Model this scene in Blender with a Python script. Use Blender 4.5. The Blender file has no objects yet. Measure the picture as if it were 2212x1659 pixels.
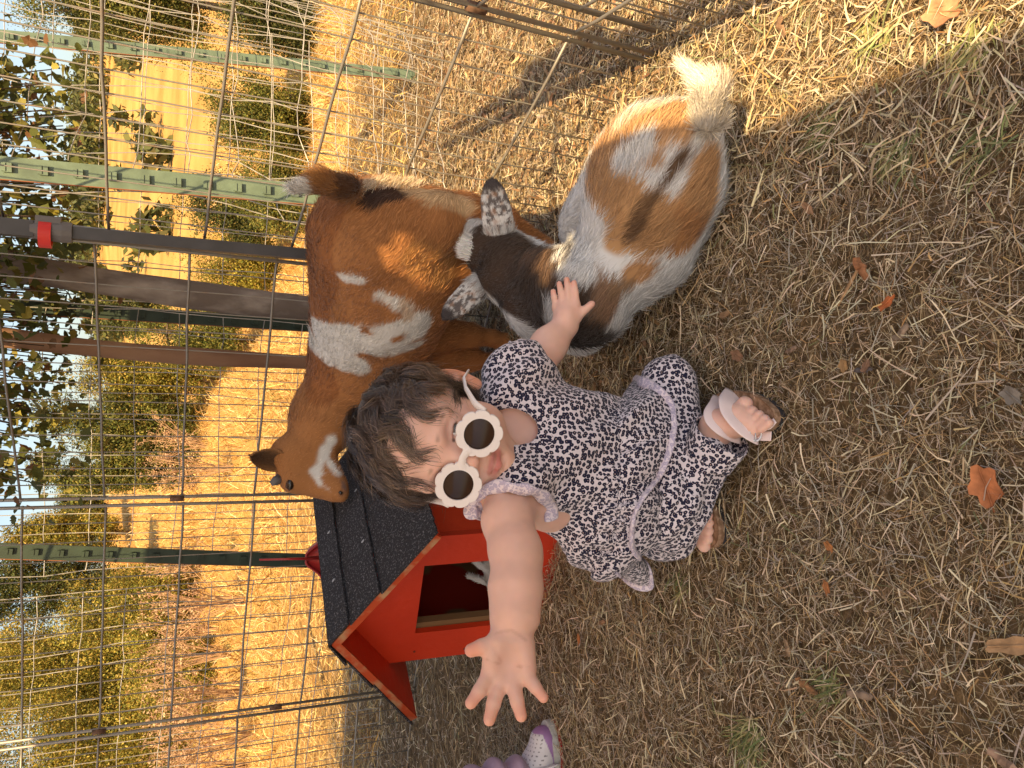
import bpy, math, random, os
import numpy as np
from mathutils import Vector, Matrix
from mathutils.bvhtree import BVHTree
SC = bpy.context.scene
COL = SC.collection
rng = np.random.default_rng(7)
random.seed(7)

# ------------------------------------------------------------ camera
PITCH, ROLL, CAMH, FPX = math.radians(25.3), math.radians(2.47), 0.68, 1662.0
CX, CY = 1106.0, 829.5
Fv = np.array([0, math.cos(PITCH), -math.sin(PITCH)])
Uv = np.array([0, math.sin(PITCH), math.cos(PITCH)])
Rv = np.array([1.0, 0, 0])
C0 = np.array([0, 0, CAMH])
cr, sr = math.cos(ROLL), math.sin(ROLL)
IX = -cr * Uv + sr * Rv          # picture right (the phone was held on its side)
IY = -sr * Uv - cr * Rv          # picture down
cam = bpy.data.objects.new('camera', bpy.data.cameras.new('camera'))
COL.objects.link(cam)
cam.data.sensor_width = 36
cam.data.lens = 36 * FPX / 2212
cam.data.clip_start = 0.02
cam.data.clip_end = 2000
cam.matrix_world = Matrix(((IX[0], -IY[0], -Fv[0], 0), (IX[1], -IY[1], -Fv[1], 0),
                           (IX[2], -IY[2], -Fv[2], CAMH), (0, 0, 0, 1)))
SC.camera = cam

# ------------------------------------------------------------ light
SUN_EL, SUN_AZ = 50.0, 6.5
wd = bpy.data.worlds.new('World'); SC.world = wd; wd.use_nodes = True
nt = wd.node_tree; nt.nodes.clear()
sky = nt.nodes.new('ShaderNodeTexSky'); sky.sky_type = 'NISHITA'; sky.sun_disc = False
sky.sun_elevation = math.radians(SUN_EL)
sky.sun_rotation = math.radians(180 + SUN_AZ)
sky.air_density = 1.0; sky.dust_density = 2.5; sky.ozone_density = 0.7
bg = nt.nodes.new('ShaderNodeBackground'); bg.inputs[1].default_value = 0.115
out = nt.nodes.new('ShaderNodeOutputWorld')
nt.links.new(sky.outputs[0], bg.inputs[0]); nt.links.new(bg.outputs[0], out.inputs[0])
sun = bpy.data.objects.new('sun', bpy.data.lights.new('sun', 'SUN')); COL.objects.link(sun)
sun.data.energy = 5.0; sun.data.angle = math.radians(0.5); sun.data.color = (1.0, 0.76, 0.42)
_e, _a = math.radians(SUN_EL), math.radians(SUN_AZ)
LDIR = Vector((math.sin(_a) * math.cos(_e), math.cos(_a) * math.cos(_e), -math.sin(_e)))
sun.rotation_euler = LDIR.to_track_quat('-Z', 'Y').to_euler()
vs = SC.view_settings
vs.view_transform = 'Standard'; vs.look = 'None'; vs.exposure = 0.95; vs.gamma = 1
vs.use_white_balance = True; vs.white_balance_temperature = 7200; vs.white_balance_tint = 10
SC.cycles.max_bounces = 6; SC.cycles.diffuse_bounces = 3; SC.cycles.transparent_max_bounces = 12
SC.cycles.use_denoising = True

# ------------------------------------------------------------ picture -> place
def ray(x, y):
    x, y = (x - CX) / FPX, (y - CY) / FPX
    return Fv + x * IX + y * IY
def G(x, y, z=0.0):
    r = ray(x, y); return C0 + (z - CAMH) / r[2] * r
def AY(x, y, Y):
    r = ray(x, y); return C0 + Y / r[1] * r
def D(x, y, d):
    r = ray(x, y); return C0 + d / np.linalg.norm(r) * r
def nrm(v):
    v = np.asarray(v, float); return v / (np.linalg.norm(v, axis=-1, keepdims=True) + 1e-12)

# ------------------------------------------------------------ objects
def link(o, parent=None):
    COL.objects.link(o)
    if parent is not None: o.parent = parent
    return o
def tag(o, label=None, cat=None, group=None, kind=None):
    if label: o['label'] = label
    if cat: o['category'] = cat
    if group: o['group'] = group
    if kind: o['kind'] = kind
    return o
def empty(name, loc, label, cat, group=None):
    o = bpy.data.objects.new(name, None); COL.objects.link(o); o.location = loc
    o.empty_display_size = 0.05
    return tag(o, label, cat, group)
def mesh_np(name, V, F, mat=None, parent=None, col=None, smooth=True, uv=None, mat_idx=None, origin=None):
    """V (n,3); F (m,k) one polygon size, or a list of such arrays; col per-vertex rgb"""
    V = np.asarray(V, np.float32)
    if not isinstance(F, list): F = [F]
    F = [np.asarray(f, np.int32) for f in F if len(f)]
    me = bpy.data.meshes.new(name)
    me.vertices.add(len(V))
    po = np.array(parent.location, np.float32) if parent is not None else np.zeros(3, np.float32)
    if parent is None and origin is not None: po = np.asarray(origin, np.float32)
    if parent is not None and parent.parent is not None: po = po + np.array(parent.parent.location, np.float32)
    me.vertices.foreach_set('co', (V - po).ravel())
    nl = sum(f.size for f in F); npoly = sum(len(f) for f in F)
    me.loops.add(nl); me.polygons.add(npoly)
    me.loops.foreach_set('vertex_index', np.concatenate([f.ravel() for f in F]))
    starts = []; s = 0
    for f in F:
        starts.append(s + np.arange(len(f)) * f.shape[1]); s += f.size
    me.polygons.foreach_set('loop_start', np.concatenate(starts).astype(np.int32))
    me.polygons.foreach_set('use_smooth', np.full(npoly, smooth))
    if mat_idx is not None: me.polygons.foreach_set('material_index', np.asarray(mat_idx, np.int32))
    me.update(calc_edges=True)
    if col is not None:
        c = np.ones((len(V), 4), np.float32); c[:, :3] = col
        a = me.color_attributes.new('col', 'FLOAT_COLOR', 'POINT'); a.data.foreach_set('color', c.ravel())
    if uv is not None:
        l = me.uv_layers.new(name='uv'); l.data.foreach_set('uv', np.asarray(uv, np.float32).ravel())
    if mat is not None:
        for m in (mat if isinstance(mat, (list, tuple)) else [mat]): me.materials.append(m)
    o = bpy.data.objects.new(name, me); link(o, parent)
    if parent is None and origin is not None: o.location = [float(c) for c in origin]
    return o

class MB:
    """collects boxes, bars, tubes and sheets into one mesh"""
    def __init__(s): s.v = []; s.f = {3: [], 4: []}; s.n = 0; s.c = []
    def add(s, V, F, c=None):
        V = np.asarray(V, float)
        for f in F:
            if len(f) in (3, 4): s.f[len(f)].append([i + s.n for i in f])
            else:
                for k in range(1, len(f) - 1): s.f[3].append([f[0] + s.n, f[k] + s.n, f[k + 1] + s.n])
        s.v.append(V); s.n += len(V)
        s.c.append(np.tile((1, 1, 1) if c is None else c, (len(V), 1)))
    def box(s, c, sz, R=None, col=None):
        x, y, z = np.asarray(sz) / 2
        V = np.array([[i, j, k] for i in (-x, x) for j in (-y, y) for k in (-z, z)])
        if R is not None: V = V @ np.asarray(R).T
        s.add(V + np.asarray(c), [(0, 1, 3, 2), (4, 6, 7, 5), (0, 4, 5, 1), (2, 3, 7, 6), (0, 2, 6, 4), (1, 5, 7, 3)], col)
    def tube(s, P, r, n=8, caps=True, col=None, flat=1.0, ref=None):
        P = np.asarray(P, float); m = len(P)
        r = np.broadcast_to(np.asarray(r, float), (m,))
        T = np.gradient(P, axis=0); T = nrm(T)
        up = np.array(ref if ref is not None else (0, 0, 1.0), float)
        if ref is None and abs(T[0] @ up) > .9: up = np.array([1.0, 0, 0])
        V = []
        for i in range(m):
            a = nrm(np.cross(T[i], up))
            b = np.cross(a, T[i]); up = b
            th = np.arange(n) * 2 * np.pi / n
            V.append(P[i] + r[i] * (np.cos(th)[:, None] * a + flat * np.sin(th)[:, None] * b))
        V = np.concatenate(V)
        F = [(i * n + j, i * n + (j + 1) % n, (i + 1) * n + (j + 1) % n, (i + 1) * n + j) for i in range(m - 1) for j in range(n)]
        if caps: F += [tuple(range(n))[::-1], tuple((m - 1) * n + j for j in range(n))]
        s.add(V, F, col)
    def prism(s, poly, depth, O, X, Y, col=None):
        """polygon (2-D) in the plane O,X,Y pushed along X x Y by depth"""
        X = np.asarray(X, float); Y = np.asarray(Y, float); Z = np.cross(X, Y)
        p = np.asarray(poly, float); n = len(p)
        a = np.asarray(O) + p[:, :1] * X + p[:, 1:] * Y
        V = np.concatenate([a, a + depth * Z])
        s.add(V, [tuple(range(n))[::-1], tuple(range(n, 2 * n))] + [(i, (i + 1) % n, n + (i + 1) % n, n + i) for i in range(n)], col)
    def build(s, name, mat, parent=None, smooth=False, origin=None, usecol=False):
        V = np.concatenate(s.v)
        F = [np.array(s.f[k]) for k in (3, 4) if s.f[k]]
        return mesh_np(name, V, F, mat, parent, smooth=smooth, origin=origin, col=np.concatenate(s.c) if usecol else None)

# ------------------------------------------------------------ materials
def M(name, col=None, rough=0.8, noise=0, nscale=20, bump=0, bscale=60, metal=0, sss=0, attr=False, spec=0.3, coat=0,
      trans=0, sheen=0, col2=None, stretch=None, detail=5, contrast=None):
    m = bpy.data.materials.new(name); m.use_nodes = True
    t = m.node_tree; b = t.nodes['Principled BSDF']; L = t.links.new
    b.inputs['Roughness'].default_value = rough; b.inputs['Metallic'].default_value = metal
    b.inputs['Specular IOR Level'].default_value = spec
    if coat: b.inputs['Coat Weight'].default_value = coat
    if sheen: b.inputs['Sheen Weight'].default_value = sheen
    if sss:
        b.inputs['Subsurface Weight'].default_value = sss
        b.inputs['Subsurface Radius'].default_value = (1.0, 0.35, 0.2); b.inputs['Subsurface Scale'].default_value = 0.004
    tc = t.nodes.new('ShaderNodeTexCoord'); src = tc.outputs['Object']
    if stretch:
        mp = t.nodes.new('ShaderNodeMapping'); mp.inputs['Scale'].default_value = stretch
        L(src, mp.inputs[0]); src = mp.outputs[0]
    if attr:
        at = t.nodes.new('ShaderNodeAttribute'); at.attribute_name = 'col'; c = at.outputs['Color']
    else:
        rgb = t.nodes.new('ShaderNodeRGB'); rgb.outputs[0].default_value = (*col, 1); c = rgb.outputs[0]
    if noise or col2:
        n = t.nodes.new('ShaderNodeTexNoise'); n.inputs['Scale'].default_value = nscale; n.inputs['Detail'].default_value = detail
        L(src, n.inputs['Vector'])
        r = t.nodes.new('ShaderNodeMapRange'); lo, hi = contrast or (.3, .7)
        r.inputs[1].default_value = lo; r.inputs[2].default_value = hi
        L(n.outputs[0], r.inputs[0])
        mx = t.nodes.new('ShaderNodeMix'); mx.data_type = 'RGBA'
        if col2:
            L(r.outputs[0], mx.inputs[0]); L(c, mx.inputs[6]); mx.inputs[7].default_value = (*col2, 1)
        else:
            r.inputs[3].default_value = 1 - noise; r.inputs[4].default_value = 1 + noise
            mx.blend_type = 'MULTIPLY'; mx.inputs[0].default_value = 1
            L(c, mx.inputs[6]); L(r.outputs[0], mx.inputs[7])
        c = mx.outputs[2]
    L(c, b.inputs['Base Color'])
    if bump:
        n2 = t.nodes.new('ShaderNodeTexNoise'); n2.inputs['Scale'].default_value = bscale; n2.inputs['Detail'].default_value = 6
        L(src, n2.inputs['Vector'])
        bp = t.nodes.new('ShaderNodeBump'); bp.inputs['Strength'].default_value = 1; bp.inputs['Distance'].default_value = bump
        L(n2.outputs[0], bp.inputs['Height']); L(bp.outputs[0], b.inputs['Normal'])
    if trans:
        tr = t.nodes.new('ShaderNodeBsdfTranslucent'); L(c, tr.inputs[0])
        ms = t.nodes.new('ShaderNodeMixShader'); ms.inputs[0].default_value = trans
        L(b.outputs[0], ms.inputs[1]); L(tr.outputs[0], ms.inputs[2])
        L(ms.outputs[0], t.nodes['Material Output'].inputs[0])
    return m

# ------------------------------------------------------------ numpy noise
class Noise3:
    def __init__(s, seed, n=32):
        s.g = np.random.default_rng(seed).random((n, n, n)).astype(np.float32); s.n = n
    def __call__(s, P, scale=1.0):
        q = np.asarray(P) * scale; i = np.floor(q).astype(int); f = q - i; f = f * f * (3 - 2 * f); n = s.n; r = 0
        for dx in (0, 1):
            for dy in (0, 1):
                for dz in (0, 1):
                    w = (f[:, 0] if dx else 1 - f[:, 0]) * (f[:, 1] if dy else 1 - f[:, 1]) * (f[:, 2] if dz else 1 - f[:, 2])
                    r = r + w * s.g[(i[:, 0] + dx) % n, (i[:, 1] + dy) % n, (i[:, 2] + dz) % n]
        return r * 2 - 1
NZ = Noise3(3); NZ2 = Noise3(11); NZ3 = Noise3(23)

# ------------------------------------------------------------ smooth bodies: signed distances and surface nets
class Body:
    def __init__(s, lo, hi, h):
        s.lo = np.asarray(lo, float); s.h = h
        s.dim = np.ceil((np.asarray(hi) - s.lo) / h).astype(int) + 1
        s.d = np.full(tuple(s.dim), 1.0, np.float32)
        s.ax = [s.lo[i] + h * np.arange(s.dim[i]) for i in range(3)]
    def _box(s, lo, hi):
        a = np.clip(np.floor((np.asarray(lo) - s.lo) / s.h).astype(int), 0, s.dim - 1)
        b = np.clip(np.ceil((np.asarray(hi) - s.lo) / s.h).astype(int) + 1, 1, s.dim)
        return a, b
    def _grid(s, a, b):
        g = np.meshgrid(*[s.ax[i][a[i]:b[i]] for i in range(3)], indexing='ij')
        return np.stack(g, -1)
    def _op(s, lo, hi, fn, k, op):
        mg = k * 1.0 + 2.5 * s.h
        a, b = s._box(np.asarray(lo) - mg, np.asarray(hi) + mg)
        if np.any(b <= a): return
        P = s._grid(a, b); q = fn(P).astype(np.float32)
        sl = tuple(slice(a[i], b[i]) for i in range(3)); d = s.d[sl]
        if op == 'add':
            if k > 0:
                h = np.clip(.5 + .5 * (d - q) / k, 0, 1); d2 = d * (1 - h) + q * h - k * h * (1 - h)
            else: d2 = np.minimum(d, q)
        else:
            q = -q
            if k > 0:
                h = np.clip(.5 - .5 * (d - q) / k, 0, 1); d2 = d * (1 - h) + q * h + k * h * (1 - h)
            else: d2 = np.maximum(d, q)
        s.d[sl] = d2
    def rc(s, a, b, ra, rb=None, k=.01, op='add', flat=None):
        """round cone; flat=(axis, factor) squeezes it along an axis"""
        a = np.asarray(a, float); b = np.asarray(b, float); rb = ra if rb is None else rb
        ba = b - a; L2 = ba @ ba + 1e-12; R = max(ra, rb)
        def fn(P):
            pa = P - a; t = np.clip(pa @ ba / L2, 0, 1); v = pa - t[..., None] * ba
            r = ra + (rb - ra) * t
            if flat is not None:
                ax, f = np.asarray(flat[0]), flat[1]; w = v @ ax
                v = v + (w * (1 / f - 1))[..., None] * ax
                return (np.linalg.norm(v, axis=-1) - r) * min(f, 1)
            return np.linalg.norm(v, axis=-1) - r
        s._op(np.minimum(a, b) - R, np.maximum(a, b) + R, fn, k, op)
    def chain(s, P, r, k=.01, **kw):
        for i in range(len(P) - 1): s.rc(P[i], P[i + 1], r[i], r[i + 1], k, **kw)
    def ell(s, c, r, R=None, k=.01, op='add'):
        c = np.asarray(c, float); r = np.asarray(r, float)
        R = np.eye(3) if R is None else np.asarray(R)      # rows = local axes in world
        def fn(P):
            q = (P - c) @ R.T; k0 = np.linalg.norm(q / r, axis=-1); k1 = np.linalg.norm(q / (r * r), axis=-1)
            return np.where(k1 < 1e-9, -r.min(), k0 * (k0 - 1) / (k1 + 1e-12))
        m = np.abs(R.T) @ r if False else np.full(3, r.max())
        s._op(c - m, c + m, fn, k, op)
    def fn(s, lo, hi, f, k=0.0, op='add'): s._op(lo, hi, f, k, op)
    def displace(s, amp, scale, nz=None):
        nz = nz or NZ
        m = np.abs(s.d) < 0.02; idx = np.argwhere(m)
        P = s.lo + idx * s.h
        s.d[m] += (amp * nz(P, scale)).astype(np.float32)
    def mesh(s, smooth=1):
        d = s.d; n = np.array(d.shape) - 1
        sg = d < 0
        c = np.zeros(tuple(n), np.int8)
        for i in (0, 1):
            for j in (0, 1):
                for k in (0, 1): c += sg[i:n[0] + i, j:n[1] + j, k:n[2] + k]
        act = (c > 0) & (c < 8); idx = np.argwhere(act)
        vid = np.full(tuple(n), -1, np.int64); vid[act] = np.arange(len(idx))
        corners = [(i, j, k) for i in (0, 1) for j in (0, 1) for k in (0, 1)]
        val = {cc: d[idx[:, 0] + cc[0], idx[:, 1] + cc[1], idx[:, 2] + cc[2]] for cc in corners}
        acc = np.zeros((len(idx), 3)); cnt = np.zeros(len(idx))
        for p in corners:
            for ax in range(3):
                if p[ax]: continue
                q = list(p); q[ax] = 1; q = tuple(q)
                a, b = val[p], val[q]; m = (a < 0) != (b < 0)
                t = np.where(m, a / np.where(m, a - b, 1), 0)
                e = np.array(p, float)[None] + t[:, None] * np.eye(3)[ax]
                acc += e * m[:, None]; cnt += m
        V = s.lo + s.h * (idx + acc / cnt[:, None])
        Q = []
        for ax in range(3):
            o1, o2 = [(1, 2), (2, 0), (0, 1)][ax]
            a = [slice(1, -1)] * 3; a[ax] = slice(0, n[ax]); b = list(a)
            lo = [slice(1, n[0]), slice(1, n[1]), slice(1, n[2])]; lo[ax] = slice(0, n[ax])
            hi = list(lo); hi[ax] = slice(1, n[ax] + 1)
            A = sg[tuple(lo)]; B = sg[tuple(hi)]
            e = np.argwhere(A != B)
            if not len(e): continue
            e1 = e.copy(); off = np.array([1, 1, 1]); off[ax] = 0; e1 += off
            u = np.zeros(3, int); u[o1] = 1; w = np.zeros(3, int); w[o2] = 1
            q = [vid[tuple((e1 - x).T)] for x in (u * 0 + w * 0, u, u + w, w)]
            q = np.stack(q, 1); flip = A[tuple(e.T)]
            q[~flip] = q[~flip][:, ::-1]
            Q.append(q)
        Q = np.concatenate(Q); Q = Q[(Q >= 0).all(1)]
        for _ in range(smooth):
            S = np.zeros_like(V); N = np.zeros(len(V))
            for i in range(4):
                j = (i + 1) % 4
                np.add.at(S, Q[:, i], V[Q[:, j]]); np.add.at(N, Q[:, i], 1)
                np.add.at(S, Q[:, j], V[Q[:, i]]); np.add.at(N, Q[:, j], 1)
            V = V * .5 + .5 * S / np.maximum(N, 1)[:, None]
        return V, Q
def vnormals(V, Q):
    n = np.cross(V[Q[:, 2]] - V[Q[:, 0]], V[Q[:, 3]] - V[Q[:, 1]]) if Q.shape[1] == 4 else np.cross(V[Q[:, 1]] - V[Q[:, 0]], V[Q[:, 2]] - V[Q[:, 0]])
    N = np.zeros_like(V)
    for i in range(Q.shape[1]): np.add.at(N, Q[:, i], n)
    return nrm(N)
def surf_fn(V, Q):
    bvh = BVHTree.FromPolygons(V.tolist(), Q.tolist())
    def f(x, y):
        h = bvh.ray_cast(Vector(C0), Vector(nrm(ray(x, y))))
        return None if h[0] is None else np.array(h[0])
    return f, bvh
def seg_dist(P, pts):
    """distance of P to a polyline"""
    pts = [np.asarray(p, float) for p in pts]
    if len(pts) == 1: return np.linalg.norm(P - pts[0], axis=1)
    d = np.full(len(P), 9.0)
    for a, b in zip(pts[:-1], pts[1:]):
        ba = b - a; t = np.clip((P - a) @ ba / (ba @ ba + 1e-12), 0, 1)
        d = np.minimum(d, np.linalg.norm(P - a - t[:, None] * ba, axis=1))
    return d
def sst(e0, e1, x):
    t = np.clip((x - e0) / (e1 - e0), 0, 1); return t * t * (3 - 2 * t)

def ribbons(base, dirs, nor, L, W, col, bend=None, segs=2, tip=0.15):
    """many thin blades: base, start direction, facing normal, length, width, colour, bend vector"""
    n = len(base); t = np.linspace(0, 1, segs + 1)
    side = nrm(np.cross(dirs, nor))
    P = base[:, None] + dirs[:, None] * (L[:, None] * t)[..., None]
    if bend is not None: P = P + bend[:, None] * ((L[:, None] * t ** 2))[..., None]
    w = (W[:, None] * (1 - (1 - tip) * t ** 2))[..., None] * .5
    V = np.stack([P - side[:, None] * w, P + side[:, None] * w], 2).reshape(-1, 3)
    k = (segs + 1) * 2; b = np.arange(n)[:, None] * k
    F = np.concatenate([b + np.array([2 * i, 2 * i + 1, 2 * i + 3, 2 * i + 2]) for i in range(segs)])
    return V, F, np.repeat(col, k, 0)
# ============================================================ the setting
def gz(x, y):
    x = np.asarray(x, float); y = np.asarray(y, float)
    left = sst(.16, -.08, x / np.maximum(y, 1.0))
    rise = np.clip(y - 3.0, 0, 22); zl = .0032 * rise ** 2 - .03 * np.clip(y - 27, 0, 20)
    zr = -.15 * np.clip(y - 2.9, 0, 6) - .01 * np.clip(y - 9, 0, 25) + .095 * np.clip(y - 34, 0, 76) + .13 * np.clip(y - 110, 0, 50)
    bump_ = .04 * np.sin(x * .7 + y * .4) * sst(6, 12, y)
    return left * zl + (1 - left) * zr + bump_

def build_ground():
    ys = np.concatenate([np.linspace(-8, 4, 60), np.geomspace(4.3, 420, 110)])
    xs = np.concatenate([-np.geomspace(4, 300, 40)[::-1], np.linspace(-3.8, 3.8, 60), np.geomspace(4, 300, 40)])
    X, Y = np.meshgrid(xs, ys); Z = gz(X, Y)
    near = (Y > .2) & (Y < 3) & (abs(X) < 2)
    V = np.stack([X, Y, Z], -1).reshape(-1, 3)
    V[:, 2] += np.where(near.ravel(), .006 * NZ(V, 9) - .004, 0) - .004
    nx, ny = len(xs), len(ys)
    i = (np.arange(ny - 1)[:, None] * nx + np.arange(nx - 1)).ravel()
    F = np.stack([i, i + 1, i + nx + 1, i + nx], 1)
    m = bpy.data.materials.new('dry_ground'); m.use_nodes = True
    t = m.node_tree; b = t.nodes['Principled BSDF']; L = t.links.new
    b.inputs['Roughness'].default_value = 1; b.inputs['Specular IOR Level'].default_value = .1
    tc = t.nodes.new('ShaderNodeTexCoord')
    def noise(s, d=6):
        n = t.nodes.new('ShaderNodeTexNoise'); n.inputs['Scale'].default_value = s; n.inputs['Detail'].default_value = d
        L(tc.outputs['Object'], n.inputs['Vector']); return n.outputs[0]
    def ramp(src, a, b_, c1, c2):
        r = t.nodes.new('ShaderNodeValToRGB'); r.color_ramp.elements[0].position = a; r.color_ramp.elements[1].position = b_
        r.color_ramp.elements[0].color = (*c1, 1); r.color_ramp.elements[1].color = (*c2, 1); L(src, r.inputs[0]); return r.outputs[0]
    soil = ramp(noise(90), .3, .7, (.06, .04, .022), (.24, .16, .085))
    far = ramp(noise(.22, 14), .3, .7, (.36, .19, .055), (.56, .34, .115))
    sp = t.nodes.new('ShaderNodeSeparateXYZ'); L(tc.outputs['Object'], sp.inputs[0])
    mr = t.nodes.new('ShaderNodeMapRange'); mr.inputs[1].default_value = 2.2; mr.inputs[2].default_value = 4.5
    L(sp.outputs[1], mr.inputs[0])
    mx = t.nodes.new('ShaderNodeMix'); mx.data_type = 'RGBA'
    L(mr.outputs[0], mx.inputs[0]); L(soil, mx.inputs[6]); L(far, mx.inputs[7]); L(mx.outputs[2], b.inputs['Base Color'])
    bp = t.nodes.new('ShaderNodeBump'); bp.inputs['Distance'].default_value = .01; L(noise(60), bp.inputs['Height']); L(bp.outputs[0], b.inputs['Normal'])
    tag(mesh_np('ground', V, F, m), kind='structure')
build_ground()

MAT_ATTR = M('dry_stalks', attr=True, rough=.75, spec=.25, trans=.15)
MAT_LEAF = M('foliage', attr=True, rough=.6, spec=.3, trans=.25)

def palette(n, cols, w):
    cols = np.array(cols); w = np.array(w, float); w /= w.sum()
    c = cols[rng.choice(len(cols), n, p=w)]
    return c * rng.uniform(.7, 1.3, (n, 1)) * rng.uniform(.93, 1.07, (n, 3))
STRAW = [(.47, .345, .20), (.70, .58, .40), (.28, .19, .11), (.44, .38, .30), (.12, .085, .055), (.24, .25, .12), (.54, .34, .15)]

def blades(n, area, Lr, Wr, zr, elev, cols, w, accept=None, bendf=.5, segs=2, z0=0.0):
    x = rng.uniform(area[0], area[1], n); y = rng.uniform(area[2], area[3], n)
    if accept is not None:
        k = accept(x, y); x, y = x[k], y[k]; n = len(x)
    az = rng.uniform(0, 2 * np.pi, n); el = rng.uniform(elev[0], elev[1], n)
    d = np.stack([np.cos(az) * np.cos(el), np.sin(az) * np.cos(el), np.sin(el)], 1)
    up = nrm(np.array([0, 0, 1.0]) + rng.normal(0, .5, (n, 3)))
    L = rng.uniform(Lr[0], Lr[1], n) * rng.uniform(.6, 1, n); W = rng.uniform(Wr[0], Wr[1], n)
    base = np.stack([x, y, gz(x, y) + z0 + rng.uniform(zr[0], zr[1], n)], 1)
    bend = rng.normal(0, bendf, (n, 3)); bend[:, 2] = -abs(bend[:, 2]) * .5 - np.sin(el) * .3
    return ribbons(base, d, up, L, W, palette(n, cols, w), bend, segs)
def join(parts):
    Vs, Fs, Cs = [], [], []; o = 0
    for V, F, C in parts:
        Vs.append(V); Fs.append(F + o); Cs.append(C); o += len(V)
    return np.concatenate(Vs), np.concatenate(Fs), np.concatenate(Cs)

def build_straw():
    inpen = lambda x, y: (np.abs(x) < .30 + .62 * y)
    P = []
    clump = lambda x, y: rng.random(len(x)) < .55 + .45 * NZ2(np.stack([x, y, 0 * x], 1), 7)
    both = lambda x, y: inpen(x, y) & clump(x, y)
    P.append(blades(150000, (-1.3, .85, .3, 1.5), (.007, .026), (.0005, .0011), (-.001, .008), (-.12, .28), STRAW, (5, 2, 6, 4, 5, .15, .4), inpen, .35))
    P.append(blades(95000, (-1.3, .95, .3, 1.5), (.014, .042), (.0005, .0012), (.003, .013), (-.1, .3), STRAW, (4, 4, 3, 4, 1.5, .15, .5), both, .5))
    P.append(blades(9000, (-1.2, .9, .3, 1.4), (.02, .06), (.0009, .0020), (.006, .018), (-.08, .18), STRAW, (3, 8, .5, 3, .2, .4, 1), inpen, .3, 3))
    P.append(blades(2000, (.22, .7, .3, .9), (.02, .055), (.001, .0028), (.006, .016), (-.05, .4), STRAW, (5, 6, 1, 0, 0, 1.6, 2), inpen, .3, 3))
    P.append(blades(30000, (-.4, 1.3, .9, 2.0), (.01, .05), (.0006, .0018), (.004, .022), (-.1, .4), STRAW, (5, 4, 3, 2, .5, .2, 1), inpen, .4))
    P.append(blades(60000, (-2.2, 1.5, 1.4, 2.9), (.015, .055), (.0008, .0022), (0, .014), (-.1, .5), STRAW, (5, 3, 5, 3, 3, .3, .5), inpen, .4))
    V, F, C = join(P)
    tag(mesh_np('straw_litter', V, F, MAT_ATTR, col=C, smooth=False), 'short dry straw and cut grass littering the pen floor', 'straw', kind='stuff')
    # sunlit dry grass beyond the pen
    vis = lambda x, y: (x > -.75 * y - .4) & (x < .75 * y + .4)
    GOLD = [(.58, .36, .12), (.72, .50, .21), (.36, .19, .06), (.62, .50, .28), (.27, .22, .07)]
    P = [blades(60000, (-4, 4, 2.2, 5), (.03, .12), (.0015, .004), (0, .02), (0, .9), GOLD, (5, 4, 3, 2, .6), vis, .5),
         blades(60000, (-9, 9, 4.0, 11), (.08, .26), (.003, .008), (-.02, .02), (.7, 1.5), GOLD, (5, 3, 4, 2, 1.5), vis, .35),
         blades(50000, (-19, 19, 9, 27), (.10, .26), (.008, .022), (-.02, .05), (.7, 1.5), GOLD, (5, 4, 3, 2, .5), vis, .3)]
    V, F, C = join(P)
    tag(mesh_np('dry_grass', V, F, MAT_ATTR, col=C, smooth=False), 'tall golden dry grass standing in the field beyond the fence', 'grass', kind='stuff')
    # bark mulch
    n = 9000
    x = rng.uniform(-.35, 1.1, n); y = rng.uniform(.95, 2.1, n)
    k = (rng.random(n) < sst(.75, .2, np.abs((x - .38) - (y - 1.2) * .25)) * 1.0) & (x * 1.0 > -.4); x, y = x[k], y[k]; n = len(x)
    az = rng.uniform(0, 6.28, n); el = rng.uniform(-.25, .35, n)
    d = np.stack([np.cos(az) * np.cos(el), np.sin(az) * np.cos(el), np.sin(el)], 1)
    BK = [(.27, .16, .085), (.18, .10, .055), (.40, .27, .15), (.09, .055, .032), (.38, .31, .23)]
    V, F, C = ribbons(np.stack([x, y, rng.uniform(.004, .018, n)], 1), d, nrm(np.array([0, 0, 1.]) + rng.normal(0, .5, (n, 3))),
                      rng.uniform(.006, .03, n), rng.uniform(.002, .007, n), palette(n, BK, (4, 3, 3, 2, 1)), rng.normal(0, .15, (n, 3)), 2, .5)
    tag(mesh_np('bark_mulch', V, F, M('bark', attr=True, rough=.9, spec=.1), col=C, smooth=False), 'brown shredded bark mulch lying along the foot of the wire panels', 'mulch', kind='stuff')
build_straw()

# ------------------------------------------------------------ trees and bushes
def foliage(centers, radii, n, size, cols, w, squash=1.0, seed=0):
    """leaf-sized faces in clumps; centers (k,3), radii (k,)"""
    k = len(centers); r = np.array(radii)
    pick = rng.choice(k, n, p=(r ** 2) / (r ** 2).sum())
    dirs = nrm(rng.normal(0, 1, (n, 3))); rad = r[pick] * (rng.random(n) ** .45) * rng.uniform(.75, 1.25, n)
    P = centers[pick] + dirs * rad[:, None] * np.array([1, 1, squash])
    a = nrm(dirs + rng.normal(0, .8, (n, 3))); b = nrm(np.cross(a, rng.normal(0, 1, (n, 3)))); c = np.cross(a, b)
    s = size * rng.uniform(.6, 1.3, n)[:, None]
    V = np.stack([P - b * s, P - c * s * .45, P + b * s, P + c * s * .45], 1).reshape(-1, 3)
    F = np.arange(4 * n).reshape(-1, 4)
    tone = rng.uniform(.72, 1.3, k)[pick]
    C = palette(n, cols, w) * tone[:, None]
    return V, F, np.repeat(C, 4, 0)
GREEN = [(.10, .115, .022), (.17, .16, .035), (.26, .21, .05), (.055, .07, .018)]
YELLOW = [(.21, .19, .03), (.31, .24, .045), (.11, .12, .024), (.38, .27, .06)]
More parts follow.
